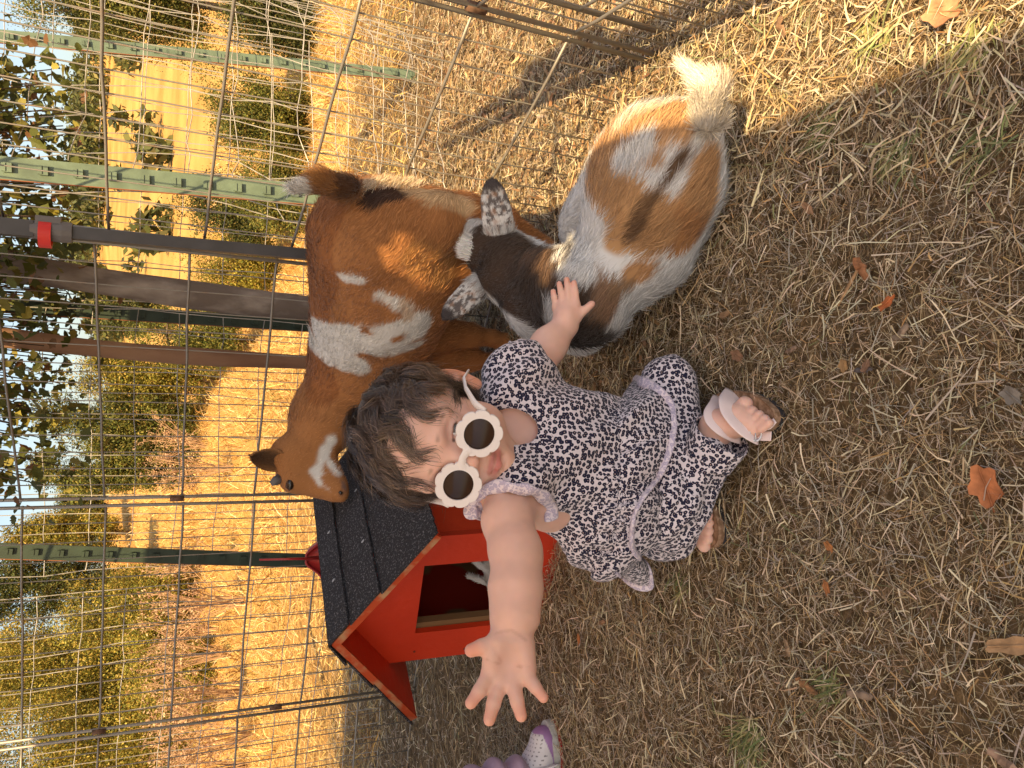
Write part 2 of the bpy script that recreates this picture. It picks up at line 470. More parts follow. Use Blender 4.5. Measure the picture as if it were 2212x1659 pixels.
DARK = [(.05, .065, .016), (.085, .09, .02), (.13, .11, .03), (.03, .04, .012)]
MAT_BARK = M('bark_dark', (.12, .085, .06), .95, noise=.5, nscale=12, bump=.01, bscale=18)
def tree(box, Y, label, cols=GREEN, w=(4, 3, 2, 3), n=9000, name='oak_tree', cat='tree', group=None, k=26, fill=1.0, leafpx=2.6, trunk=True, stemlean=0):
    x0, x1, y0, y1 = box
    c = AY((x0 + x1) / 2, (y0 + y1) / 2, Y); dep = Y * math.cos(PITCH) + (CAMH - c[2]) * math.sin(PITCH)
    x0, x1, y0, y1 = x0 - 8, x1 + 8, y0 - 10, y1 + 10
    hh = (x1 - x0) / 2 / FPX * dep; hw = (y1 - y0) / 2 / FPX * dep
    base = np.array([c[0], Y, float(gz(c[0], Y)) - .05])
    top = c[2] + hh
    root = empty(name, tuple(base), label, cat, group)
    cen = []; rad = []
    bush = name == 'bush'
    for i in range(k):
        d = nrm(rng.normal(0, 1, 3)) * rng.random() ** .35
        q = c + d * np.array([hw, min(hw, hh) * .9, hh]) * .86
        if bush or rng.random() < .15: q[2] = base[2] + (q[2] - base[2]) * rng.uniform(.35, 1)
        cen.append(q); rad.append(rng.uniform(.18, .40) * min(hw, hh) * 1.25)
    cen = np.array(cen); rad = np.array(rad)
    V, F, C = foliage(cen, rad, int(n * 4.6), leafpx / 1662 * dep * .75, cols, w)
    lo = base[2] + .02
    V[:, 2] = np.maximum(V[:, 2], lo)
    mesh_np('crown', V, F, MAT_LEAF, root, col=C, smooth=False)
    if trunk:
        m = MB(); r0 = max(.012 * (top - base[2]), .02) * 1.6
        mid = np.array([c[0] + stemlean, Y, c[2]])
        m.tube([base, base * .5 + mid * .5 + [r0, 0, 0], mid], [r0, r0 * .75, r0 * .5], 8)
        for i in rng.choice(k, min(k, 12), replace=False):
            s = mid * .6 + base * .4 if rng.random() < .5 else mid
            m.tube([s, s * .45 + cen[i] * .55 + rng.normal(0, .05 * hw, 3), cen[i]], [r0 * .45, r0 * .25, r0 * .1], 5)
        m.build('trunk', MAT_BARK, root, smooth=True)
    return root
def build_trees():
    g = 'trees beyond the fence'
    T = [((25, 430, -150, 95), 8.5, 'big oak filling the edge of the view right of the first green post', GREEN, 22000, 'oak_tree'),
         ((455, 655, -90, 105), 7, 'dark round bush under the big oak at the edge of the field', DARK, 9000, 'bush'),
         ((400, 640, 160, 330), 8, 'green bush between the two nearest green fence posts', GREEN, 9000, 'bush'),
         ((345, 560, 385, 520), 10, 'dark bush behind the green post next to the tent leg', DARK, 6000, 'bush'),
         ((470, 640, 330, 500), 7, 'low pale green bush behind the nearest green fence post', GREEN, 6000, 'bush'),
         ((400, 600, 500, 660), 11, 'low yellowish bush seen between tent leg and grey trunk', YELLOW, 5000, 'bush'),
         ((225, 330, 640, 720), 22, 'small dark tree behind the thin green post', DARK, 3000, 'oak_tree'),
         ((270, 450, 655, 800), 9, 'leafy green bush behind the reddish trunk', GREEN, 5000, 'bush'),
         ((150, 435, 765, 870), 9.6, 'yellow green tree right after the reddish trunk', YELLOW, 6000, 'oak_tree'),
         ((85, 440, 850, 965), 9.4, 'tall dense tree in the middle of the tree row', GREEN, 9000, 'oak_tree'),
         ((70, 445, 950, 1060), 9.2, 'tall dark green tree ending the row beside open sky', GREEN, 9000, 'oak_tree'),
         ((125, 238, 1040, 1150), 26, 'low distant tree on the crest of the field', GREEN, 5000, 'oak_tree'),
         ((20, 250, 1115, 1200), 20, 'golden lit tree beside the shaded green post', YELLOW, 6000, 'oak_tree'),
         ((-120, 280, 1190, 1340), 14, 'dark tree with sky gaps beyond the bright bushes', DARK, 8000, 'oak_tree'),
         ((60, 450, 1225, 1410), 8.6, 'bright yellow green bush nearest the shaded green post', YELLOW, 12000, 'bush'),
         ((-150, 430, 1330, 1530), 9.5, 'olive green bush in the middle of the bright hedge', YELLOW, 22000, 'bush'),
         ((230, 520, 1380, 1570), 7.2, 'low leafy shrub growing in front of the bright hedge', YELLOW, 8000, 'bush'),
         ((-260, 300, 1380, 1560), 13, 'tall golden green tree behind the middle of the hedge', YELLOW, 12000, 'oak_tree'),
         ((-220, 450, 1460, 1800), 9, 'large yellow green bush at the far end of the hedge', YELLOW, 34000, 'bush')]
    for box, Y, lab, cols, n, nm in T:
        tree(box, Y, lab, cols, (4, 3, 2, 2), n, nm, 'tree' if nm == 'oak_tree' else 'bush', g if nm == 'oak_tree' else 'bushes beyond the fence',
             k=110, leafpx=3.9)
    # wooded far slope
    n = 240; x = rng.uniform(-30, 150, n); y = rng.uniform(112, 165, n)
    cen = np.stack([x, y, gz(x, y) + 1.5], 1); r = rng.uniform(2.0, 3.6, n)
    m2 = 60; x2 = rng.uniform(-10, 80, m2); y2 = rng.uniform(45, 90, m2)
    keep = NZ2(np.stack([x2, y2, y2 * 0], 1), .06) > .15; x2, y2 = x2[keep], y2[keep]
    cen = np.concatenate([cen, np.stack([x2, y2, gz(x2, y2) + .8], 1)]); r = np.concatenate([r, rng.uniform(.8, 1.7, len(x2))])
    V, F, C = foliage(cen, r, 90000, .42, [(.09, .10, .03), (.14, .13, .04), (.06, .07, .022)], (3, 2, 2), .8)
    tag(mesh_np('distant_wood', V, F, MAT_LEAF, col=C, smooth=False), 'far wooded slope above the golden hillside', 'wood', kind='stuff')
    # far bare hills
    xs = np.linspace(-420, 520, 90); ys = np.linspace(330, 420, 10)
    X, Y = np.meshgrid(xs, ys); Zm = 24 + 9 * np.sin(X * .013 + 1) + 4 * np.sin(X * .04) + NZ(np.stack([X.ravel(), X.ravel() * 0, X.ravel() * 0], 1), .03).reshape(X.shape) * 4
    Z = Zm * (Y - 330) / 90 * (.35 + .65 * sst(-60, 60, X))
    V = np.stack([X, Y, Z], -1).reshape(-1, 3); i = (np.arange(9)[:, None] * 90 + np.arange(89)).ravel()
    tag(mesh_np('hills', V, np.stack([i, i + 1, i + 91, i + 90], 1), M('hill_grass', (.52, .36, .24), 1, col2=(.30, .25, .17), nscale=.05, detail=8)), kind='structure')
build_trees()

# two slim trees by the fence with hanging leaves
def leafy_tree(bottom, top, Y, r0, r1, bark, label, leafboxes, lean=None):
    a = AY(*bottom, Y); b = AY(*top, Y); dirn = (b - a) / (b[2] - a[2])
    base = a - dirn * (a[2] + .03); tip = a + dirn * (2.3 - a[2])
    root = empty('slim_tree', tuple(base), label, 'tree')
    m = MB(); n = 26; t = np.linspace(0, 1, n)
    P = base + (tip - base) * t[:, None]
    w = np.stack([.016 * np.sin(t * 9 + r0 * 90), .01 * np.sin(t * 13), 0 * t], 1); P = P + w
    m.tube(P, (r0 + (r1 - r0) * t) * (1 + .08 * np.sin(t * 31)), 14)
    m.build('trunk', bark, root, smooth=True)
    LV, LC, B = [], [], MB()
    outline = np.array([(-.05, -1), (.35, -.8), (.62, -.3), (.5, .05), (.75, .35), (.35, .55), (.05, 1.05), (-.3, .6), (-.72, .3), (-.5, 0), (-.6, -.35), (-.3, -.8)])
    for (x0, x1, y0, y1, n) in leafboxes:
        for i in range(n // 9):
            c = AY(rng.uniform(x0, x1), rng.uniform(y0, y1), Y + rng.uniform(-.25, .3))
            s = P[min(n, len(P) - 1)] if False else P[rng.integers(15, 25)] + [0, 0, .15]
            mid = (s + c) / 2 + [0, 0, .12]
            B.tube([s, mid, c], [.004, .0028, .0012], 5)
            for j in range(9):
                p = c + rng.normal(0, .045, 3); sz = rng.uniform(.009, .0175)
                nn = nrm(rng.normal(0, 1, 3) + np.array([0, -.6, .5])); u = nrm(np.cross(nn, rng.normal(0, 1, 3))); v = np.cross(nn, u)
                o = outline * (1 + rng.normal(0, .09, outline.shape)); k = len(o)
                rim = p + sz * (o[:, :1] * u + o[:, 1:] * v) + nn * (sz * .35 * (o[:, :1] ** 2))
                LV.append(np.concatenate([[p], rim]))
                cc = np.array([(.085, .095, .02), (.06, .068, .015), (.14, .12, .025), (.14, .07, .03), (.28, .24, .05)][rng.choice(5, p=[.35, .3, .18, .07, .1])])
                LC.append(np.tile(cc * rng.uniform(.8, 1.2), (k + 1, 1)))
    k = 12; nL = len(LV); b = np.arange(nL)[:, None, None] * (k + 1)
    F = (b + np.array([[0, 1 + i, 1 + (i + 1) % k] for i in range(k)])[None]).reshape(-1, 3)
    mesh_np('crown', np.concatenate(LV), F, MAT_LEAF, root, col=np.concatenate(LC), smooth=False)
    B.build('twig', MAT_BARK, root, smooth=True)
BARK1 = M('grey_bark', (.16, .125, .105), .95, col2=(.42, .36, .31), nscale=14, bump=.006, bscale=50, contrast=(.5, .75), stretch=(1, 1, .5))
BARK2 = M('red_bark', (.20, .10, .06), .9, col2=(.36, .22, .14), nscale=9, bump=.004, bscale=40, contrast=(.4, .7), stretch=(1, 1, .35))
leafy_tree((655, 650), (100, 592), 1.9, .032, .028, BARK1, 'slim grey tree trunk right of the thin green post, leaves hanging above', [(-140, 165, 150, 640, 900), (-160, 60, 100, 640, 300)])
leafy_tree((655, 785), (0, 715), 1.95, .017, .028, BARK2, 'crooked reddish tree trunk left of the thin green post', [(-140, 150, 560, 900, 750), (-120, 130, 880, 1060, 260)])

# dried weeds in front of the hedge
def weeds():
    WC = [(.42, .27, .16), (.52, .36, .22), (.34, .2, .12)]
    spots = [(610, 1190, 6.0), (600, 1010, 6.5), (620, 1290, 5.6), (560, 1350, 7), (600, 1400, 6.2), (630, 1480, 5.2), (640, 1570, 4.8), (600, 1540, 6.4), (560, 960, 8.5), (640, 1640, 5.0)]
    labs = ['left of the shaded green post', 'behind the head of the brown goat', 'over the peak of the black roof', 'in front of the bright yellow bush', 'just above the front of the roof', 'beside the panel joint at the field edge',
            'nearest the panel clip', 'in front of the far hedge end', 'farthest from the fence in the golden field', 'beyond the last panel joint']
    for (x, y, Y), lb in zip(spots, labs):
        c = AY(x, y, Y); base = np.array([c[0], Y, float(gz(c[0], Y))])
        root = empty('dried_weed', tuple(base), 'dead brown branching weed ' + lb, 'weed', 'dried weeds beyond the fence')
        m = MB(); heads = []
        for i in range(16):
            az = rng.uniform(0, 6.28); h = rng.uniform(.30, .62); sp = rng.uniform(.05, .3)
            tip = base + [sp * math.cos(az), sp * math.sin(az), h]
            mid = base + [sp * .35 * math.cos(az), sp * .35 * math.sin(az), h * .55]
            m.tube([base + rng.normal(0, .02, 3) * [1, 1, 0], mid, tip], [.005, .004, .002], 4)
            for q in range(5):
                s = mid + (tip - mid) * rng.random(); e = s + nrm(rng.normal(0, 1, 3) + [0, 0, 1]) * rng.uniform(.06, .16)
                m.tube([s, e], [.002, .0012], 3); heads += [e, (s + e) / 2]
            heads.append(tip)
        m.build('stalks', M('weed_stalk', (.40, .25, .14), .9) if 'weed_stalk' not in bpy.data.materials else bpy.data.materials['weed_stalk'], root)
        V, F, C = foliage(np.array(heads), np.full(len(heads), .035), 900, .011, WC, (3, 2, 2))
        mesh_np('seed_heads', V, F, MAT_LEAF, root, col=C, smooth=False)
weeds()

# ------------------------------------------------------------ wire panels
STEEL = M('galvanised_wire', (.30, .275, .24), .5, col2=(.30, .17, .10), nscale=30, metal=.55, contrast=(.55, .8))
RUST = M('rusty_clip', (.16, .09, .06), .8, noise=.5, nscale=80, metal=.3)
def panel(p0, p1, z0, slope, label, kmax=9, clips=(), wires=.043):
    p0 = np.array([*p0, z0]); p1 = np.array([*p1, z0 + slope]); L = np.linalg.norm((p1 - p0)[:2]); d = (p1 - p0)
    H = .15 * (kmax - 1)
    root = empty('wire_fence', tuple(p0), label, 'fence', 'wire pen panels round the goats')
    up = np.array([0, 0, 1.0])
    m = MB()
    for p in (p0, p1):
        q = p + d / L * (.004 if p is p0 else -.004)
        m.tube([q + up * -.01, q + up * H], .0036, 8)
    m.tube([p0 + up * H, p1 + up * H], .0036, 8)
    m.build('frame', STEEL, root, smooth=True)
    m = MB()
    nn = nrm(np.cross(d, up))
    for k in range(kmax - 1):
        t = np.linspace(0, 1, 9)[:, None]
        P = p0 + d * t + up * .15 * k - nn * .0036
        P = P + up * (rng.normal(0, .0008, (9, 1))); P[0] = p0 + up * .15 * k; P[-1] = p1 + up * .15 * k
        m.tube(P, .0024, 7)
    m.build('rods', STEEL, root, smooth=True)
    m = MB(); nw = int(round(L / wires))
    for i in range(1, nw):
        P = p0 + d * (i / nw)
        t = np.linspace(0, 1, 8)[:, None]
        Q = P + up * (t * H) + nn * .0012 + d / L * (rng.normal(0, .0009, (8, 1)))
        m.tube(Q, .0012, 6)
    m.build('wires', STEEL, root, smooth=True)
    for z in clips:
        m = MB(); m.tube([p1 + up * (z - .014), p1 + up * (z + .014)], .0075, 8); m.build('clip', RUST, root, smooth=True)
    return root
pA0, pA1 = (.504, .979), (.228, 1.480)
pC0, pC1 = (.214, 1.489), (-.280, 1.826)
pD0, pD1 = (-.290, 1.829), (-.832, 1.976)
pE0, pE1 = (-.842, 1.979), (-1.44, 2.06)
panel((.462, .42), (.505, .968), .0, .0, 'wire panel running off past the white tail of the lying goat', clips=(.3, .75))
panel((.497, .40), (.533, .955), .0, .0, 'second wire panel folded close beside the one running past the white tail', clips=(.45,))
panel(pA0, pA1, .0, .0, 'sunlit wire panel between the lying goat and the tent leg', clips=(.45,))
panel(pC0, pC1, .022, -.019, 'wire panel behind the brown goat, left of the tent leg', clips=(.61, .02))
panel(pD0, pD1, .0, .0, 'wire panel behind the black roof', clips=(.36, .75))
panel(pE0, pE1, .0, .0, 'wire panel beyond the last joint, in front of the far bushes')

# ------------------------------------------------------------ steel posts and field mesh
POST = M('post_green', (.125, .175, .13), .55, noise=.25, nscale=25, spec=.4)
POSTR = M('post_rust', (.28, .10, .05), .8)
POST_SHADED = M('post_green_shaded', (.028, .046, .032), .5, noise=.25, nscale=25, spec=.4)  # same green paint darkened, shade put into the colour of two posts
def t_post(bot, top, Y, w, label, tp=None, POST=POST):
    a = AY(*bot, Y); b = AY(*top, Y); d = (b - a) / (b[2] - a[2])
    base = a - d * (a[2] + .05); tip = a + d * ((1.35 if tp is None else tp) - a[2]); ax = nrm(tip - base); Ln = np.linalg.norm(tip - base)
    root = empty('fence_post', tuple(base), label, 'fence post', 'green steel T posts')
    X = nrm(np.cross([0, 1, 0], ax)); Yv = np.cross(ax, X)
    if Yv[1] < 0: X, Yv = -X, -Yv
    R = np.stack([X, Yv, ax], 1); c = (base + tip) / 2
    m = MB(); m.box(c, (w, .004, Ln), R); m.box(c + Yv * (w * .38), (.004, w * .7, Ln - .004), R)
    m.box(c - X * (w / 2 - .0015) + Yv * .0035, (.003, .003, Ln - .002), R); m.box(c + X * (w / 2 - .0015) + Yv * .0035, (.003, .003, Ln - .002), R)
    m.build('rail', POST, root)
    n = int(Ln / .053)
    for i in range(n):
        p = base + ax * (.06 + i * .053)
        if True:
            m = MB(); m.box(p - Yv * .0055, (w * .42, .007, .012), R); m.box(p - Yv * .0085 + ax * .006, (w * .36, .004, .006), R)
            m.build('stud', POST, root)
    m = MB(); m.box(c - X * (w / 2 + .0007), (.0014, .0045, Ln - .01), R); m.build('rusty_edge', POSTR, root)
    return base, tip
B1 = t_post((893, 163), (0, 78), 2.2, .031, 'green steel post farthest right, its foot standing on bare ground')
B2 = t_post((690, 422), (0, 362), 1.56, .039, 'sunlit green steel post nearest the brown goat tail')
B3 = t_post((655, 702), (200, 672), 2.1, .033, 'thin shaded green post between the two slim tree trunks', POST=POST_SHADED)
B4 = t_post((690, 1212), (0, 1190), 2.15, .036, 'shaded green post rising behind the black roof', POST=POST_SHADED)
B5 = t_post((760, 1900), (0, 1900), 2.3, .036, 'green steel post outside the left edge of the pen')
MESHW = M('mesh_wire', (.48, .45, .41), .5, metal=.3, noise=.3, nscale=20)
def mesh_fence(a, b, label, dx=.05, dz=.1, wob=.006, H=1.15, r=.0010, lean=0):
    a = np.array([*a, 0.]); b = np.array([*b, 0.]); d = b - a; L = np.linalg.norm(d); d = d / L; nn = np.array([-d[1], d[0], 0])
    nx = int(L / dx) + 1; nz = int(H / dz) + 1
    i, k = np.meshgrid(np.arange(nx), np.arange(nz), indexing='ij')
    P = a + d * (i[..., None] * dx) + np.array([0, 0, 1.]) * (.01 + k[..., None] * dz)
    fl = P.reshape(-1, 3); off = np.stack([NZ(fl, 3.1), NZ2(fl, 3.1), NZ3(fl, 3.3)], 1) * wob * 2.2 + rng.normal(0, wob * .25, fl.shape)
    P = P + off.reshape(P.shape) + nn * (.03 * np.sin(i * .31 + 1))[..., None] * (wob / .006)
    root = empty('field_fence', tuple(a), label, 'wire fence')
    m = MB()
    for x in range(nx): m.tube(P[x], r, 4, False)
    for z in range(nz): m.tube(P[:, z], r, 4, False)
    m.build('woven_wire', MESHW, root)
mesh_fence((B1[0][0], B1[0][1] - .02), (B3[0][0], B3[0][1] - .02), 'woven wire fence between the far right post and the thin shaded post')
mesh_fence((B3[0][0], B3[0][1] - .02), (B4[0][0], B4[0][1] - .02), 'woven wire fence behind the brown goat neck', wob=.008)
mesh_fence((B4[0][0], B4[0][1] - .02), (-1.9, 2.35), 'woven wire fence outside the pen behind the red house', wob=.007)
mesh_fence((B2[0][0] - .02, B2[0][1] - .03), (B1[0][0] + .05, B1[0][1] - .05), 'crumpled woven wire between the two sunlit green posts', wob=.022, dx=.052, dz=.09)
mesh_fence((B1[0][0], B1[0][1] - .02), (2.6, 2.35), 'woven wire fence running right from the far post', wob=.008)

# ------------------------------------------------------------ shade canopy and its legs
HOLES = []; CZ = 1.6
def build_canopy(holes):
    z = CZ; x0, x1, y0, y1 = -2.6, .170, -1.6, 1.36
    root = empty('shade_canopy', (.23, 1.46, 0), 'dark tent leg with red latch beside the brown goat, shading the pen', 'canopy')
    s = .02; nx = int((x1 - x0) / s); ny = int((y1 - y0) / s)
    X, Y = np.meshgrid(x0 + s * np.arange(nx + 1), y0 + s * np.arange(ny + 1))
    V = np.stack([X, Y, z + .12 * (1 - ((X - (x0 + x1) / 2) / ((x1 - x0) / 2)) ** 2) * (1 - ((Y - (y0 + y1) / 2) / ((y1 - y0) / 2)) ** 2)], -1).reshape(-1, 3)
    i = (np.arange(ny)[:, None] * (nx + 1) + np.arange(nx)).ravel(); F = np.stack([i, i + 1, i + nx + 2, i + nx + 1], 1)
    c = V[F].mean(1)
    keep = np.ones(len(F), bool)
    for h, r in holes: keep &= np.linalg.norm(c[:, :2] - h[:2], axis=1) > r
    mesh_np('fabric', V, F[keep], M('tent_fabric', (.80, .74, .66), .9, trans=.38), root)
    DG = M('tent_frame', (.055, .052, .055), .45, spec=.5, noise=.2, nscale=30)
    m = MB(); m.tube([(.205, 1.455, CZ), (x1, y1, z), (x0, y1, z), (x0, y0, z), (x1, y0, z), (x1, y1, z)], .011, 8)
    m.build('top_rail', DG, root, smooth=True)
    a = AY(650, 549, 1.46); b = AY(0, 489, 1.46); d = (b - a) / (b[2] - a[2])
    def legz(zz): return a + d * (zz - a[2])
    ax = nrm(d); X = nrm(np.cross([0, 1, 0], ax)); Yv = np.cross(ax, X); R = np.stack([X, Yv, ax], 1)
    zl = AY(150, 515, 1.46)[2]
    m = MB(); m.box((legz(0) + legz(zl + .05)) / 2, (.0195, .0195, np.linalg.norm(legz(0) - legz(zl + .05))), R); m.box(legz(.004), (.07, .07, .006))
    m.build('leg', DG, root)
    m = MB(); m.box((legz(zl + .05) + legz(CZ + .02)) / 2, (.026, .026, np.linalg.norm(legz(zl + .05) - legz(CZ + .02))), R)
    m.build('leg', DG, root)
    m = MB(); m.add([(.40, -.26, z), (.47, -.20, z), (.50, .10, z), (.44, .13, z)], [(0, 1, 2, 3)]); m.build('added_shade_flap', bpy.data.materials['tent_fabric'], root)  # unseen flap added to cast the dark blob on the mulch
    m = MB(); m.tube([(x1, -.05, z - .004), (.46, -.05, z - .004)], .006, 6); m.build('added_flap_rail', DG, root)  # rod added to carry the unseen flap
    PL = M('latch_grey', (.13, .12, .12), .5, spec=.5); RD = M('latch_red', (.62, .02, .012), .4, spec=.5)
    sgn = 1 if X[0] > 0 else -1
    m = MB(); cz = legz(zl + .03)
    m.tube([legz(zl - .004), legz(zl + .01), legz(zl + .055)], [.0165, .0175, .0145], 12); m.box(cz + X * sgn * .015, (.014, .024, .036), R)
    o = m.build('latch', PL, root, smooth=False)
    m = MB()
    q = legz(zl + .034) - X * sgn * .006; nr = 30; th = np.arange(nr) * 2 * np.pi / nr
    ring = lambda r_, z_: q + (r_ * np.cos(th))[:, None] * X + (r_ * .9 * np.sin(th))[:, None] * Yv + ax * z_
    m.add(np.concatenate([ring(.0225, -.009), ring(.0225, .009), ring(.0195, .009), ring(.0195, -.009)]), [(k * nr + i, k * nr + (i + 1) % nr, ((k + 1) % 4) * nr + (i + 1) % nr, ((k + 1) % 4) * nr + i) for k in range(4) for i in range(nr)])
    m.build('latch_ring', RD, root)
    for (x, y) in ((x0, y1), (x0, y0), (x1, y0)):
        m = MB(); m.box((x, y, CZ / 2), (.026, .026, CZ)); m.build('leg', DG, root)

# ------------------------------------------------------------ red goat house
def build_house():
    cx, cy, A, w, e, o, he, hr, L1, L2, t1, t2 = -.379, 1.258, .495, .294, .07, .073, .243, .392, .323, .067, .102, .086
    L1 = .34
    u = np.array([-math.cos(A), math.sin(A), 0]); n = np.array([math.sin(A), math.cos(A), 0]); Z = np.array([0, 0, 1.])
    U = nrm(u - t1 * Z); N = nrm(n - t2 * Z); UP = nrm(np.cross(N, U)); UP = UP if UP[2] > 0 else -UP
    c = np.array([cx, cy, 0])
    def P(a, b, h): return c + a * U + b * N + h * UP
    def loc(x, y):               # where the ray meets the front wall: (a, h)
        r = ray(x, y); t = (c - C0) @ N / (r @ N); q = C0 + t * r - c; return q @ U, q @ UP
    RED = M('red_paint', (.66, .045, .012), .45, col2=(.48, .030, .01), nscale=5, bump=.0012, bscale=70, spec=.45, contrast=(.35, .75))
    REDD = M('red_side', (.70, .055, .014), .5, col2=(.56, .042, .012), nscale=9, bump=.002, bscale=45, spec=.4)
    WOOD = M('inner_wood', (.20, .11, .05), .8, col2=(.30, .02, .008), nscale=7, contrast=(.48, .52), detail=2)
    EDGE = M('worn_edge', (.50, .07, .02), .7, col2=(.50, .27, .14), nscale=35, contrast=(.5, .7), stretch=(1, 1, 1))
    root = empty('goat_house', tuple(c), 'small red wooden animal house with black shingle roof', 'animal house')
    H = w / 2; s = (hr - he) / (H + e)                       # roof slope
    def roofh(a): return hr - s * abs(a)
    T = .012
    (a1, h1), (a2, h2), (a3, h3), (a4, h4) = loc(917, 1219), loc(897, 1368), loc(1075, 1212), loc(1062, 1352)
    h0 = -.03; hb = .055
    ra = (a1 + a3) / 2; la = (a2 + a4) / 2; ht1, ht2 = h1, h2
    hs = roofh(H) - T * .9
    # front wall: outline with the door opening cut out, as boards
    def wallpoly(m, pts, b0, th):
        X = U; Y = UP
        V = [P(p[0], b0, p[1]) for p in pts] + [P(p[0], b0 + th, p[1]) for p in pts]; k = len(pts)
        m.add(V, [tuple(range(k)), tuple(range(k, 2 * k))[::-1]] + [(i, k + i, k + (i + 1) % k, (i + 1) % k) for i in range(k)])
    m = MB()
    wallpoly(m, [(-H, h0), (ra, h0), (ra, ht1), (ra, roofh(ra) - T), (-H, hs)], 0, T)          # right jamb
    wallpoly(m, [(la, h0), (H, h0), (H, hs), (la, roofh(la) - T), (la, ht2)], 0, T)             # left jamb
    wallpoly(m, [(ra, ht1), (la, ht2), (la, roofh(la) - T), (0, hr - T), (ra, roofh(ra) - T)], 0, T)
    wallpoly(m, [(ra, h0), (la, h0), (la, hb), (ra, hb)], 0, T)
    m.build('front_wall', RED, root)
    for k, (x, y) in enumerate([(967, 1174), (1011, 1173), (1058, 1176), (895, 1408), (1003, 1402), (1120, 1378)]):
        a, h = loc(x, y); m = MB(); m.tube([P(a, -.0015, h), P(a, .002, h)], .0022, 8)
        m.build('nail', bpy.data.materials.get('rust_nail') or M('rust_nail', (.2, .05, .03), .7), root)
    # side and back walls, floor
    m = MB(); S = lambda b0, b1, a0, a1_, z0, z1: (P((a0 + a1_) / 2, (b0 + b1) / 2, (z0 + z1) / 2), (abs(a1_ - a0), abs(b1 - b0), abs(z1 - z0)))
    R = np.stack([U, N, UP], 1)
    m.box(*S(T + .0005, L1 - .03, -H, -H + T, h0, hs), R); m.build('side_wall', REDD, root)
    m = MB(); m.box(*S(T + .0005, L1 - .03, H - T, H, h0, hs), R); m.build('side_wall', WOOD, root)
    m = MB(); wallpoly(m, [(-H, h0), (H, h0), (H, hs), (0, hr - T), (-H, hs)], L1 - .03, T); m.build('back_wall', WOOD, root)
    m = MB(); m.box(*S(T, L1 - .03, -H + T, H - T, 0.0, .012), R); m.build('floor_board', WOOD, root)
    m = MB(); m.box(*S(T + .001, T + .016, la - .012, la + .004, hb, ht2 + .01), R); m.build('door_batten', WOOD, root)
    m = MB(); m.box(*S(-.0035, -.0005, -H - .003, -H + .030, h0, hs - .012), R); m.build('corner_board', RED, root)
    # roof: two slopes of plywood with shingle courses and a worn front edge
    SH = M('shingle', (.036, .034, .037), .97, col2=(.20, .19, .20), nscale=330, bump=.003, bscale=300, contrast=(.56, .70), detail=2, spec=.25)
    for side in (-1, 1):
        W = H + e; ev = hr - s * W
        ridge0, eave0 = P(0, -o, hr), P(side * W, -o, ev)
        sl = nrm(eave0 - ridge0); Ls = np.linalg.norm(eave0 - ridge0); nv = nrm(np.cross(sl, N)); nv = nv if nv @ UP > 0 else -nv
        Rm = np.stack([sl, N, nv], 1); Lr = L1 + o
        def rp(p, q, r): return ridge0 + sl * p + N * q + nv * r
        rt = MB(); rt.box(rp(Ls / 2, Lr / 2, -.006), (Ls, Lr, .010), Rm); deck = rt.build('roof', RED, root)
        m = MB(); m.box(rp(Ls / 2, -.0015, -.0055), (Ls - .002, .003, .013), Rm); m.build('fascia', EDGE, root)
        courses = [(-.004, .052, .0046), (.050, .130, .0026), (.128, Ls + .006, .0008)]
        m = MB()
        for k, (p0, p1, r0) in enumerate(courses):
            tabs = [(-.006, .15), (.1515, Lr)] if k == 1 else ([(-.006, .09), (.0915, .26), (.2615, Lr)] if k == 2 else [(-.006, Lr)])
            for q0, q1 in tabs:
                Q = []
                nn_ = 26; qs = np.linspace(q0, q1, nn_)
                top0 = p0 + rng.normal(0, .0002, nn_); bot = p1 + rng.normal(0, .0006, nn_)
                if side == 1: bot = bot + rng.normal(0, .0012, nn_)
                V = []
                for t, b_, qq in zip(top0, bot, qs):
                    jj = rng.normal(0, .001) if qq == q0 else 0
                    V += [rp(t, qq + jj, r0 + .0006), rp(b_, qq + jj, r0 + .0042), rp(b_, qq + jj, r0 + .0006), rp(t, qq + jj, r0 - .002)]
                F = []
                for i in range(nn_ - 1):
                    b0 = i * 4; F += [(b0, b0 + 4, b0 + 5, b0 + 1), (b0 + 1, b0 + 5, b0 + 6, b0 + 2), (b0 + 3, b0 + 2, b0 + 6, b0 + 7)]
                F += [(0, 1, 2, 3), (nn_ * 4 - 1, nn_ * 4 - 2, nn_ * 4 - 3, nn_ * 4 - 4)]
                m.add(V, F)
        m.build('shingles', SH, deck)
        if side == -1:
            NH = M('nail_head', (.42, .42, .43), .5, metal=.3)
            for p, q in ((.03, .115), (.115, .13), (.033, .24), (.12, .27)):
                m = MB(); a_ = np.arange(8) * np.pi / 4
                V = [rp(p, q, .0092)] + [rp(p + .0042 * math.cos(t), q + .0030 * math.sin(t), .0078) for t in a_]
                m.add(V, [(0, 1 + i, 1 + (i + 1) % 8) for i in range(8)])
                m.build('roofing_nail', NH, deck)
    return P, U, N, UP
HOUSE = build_house()

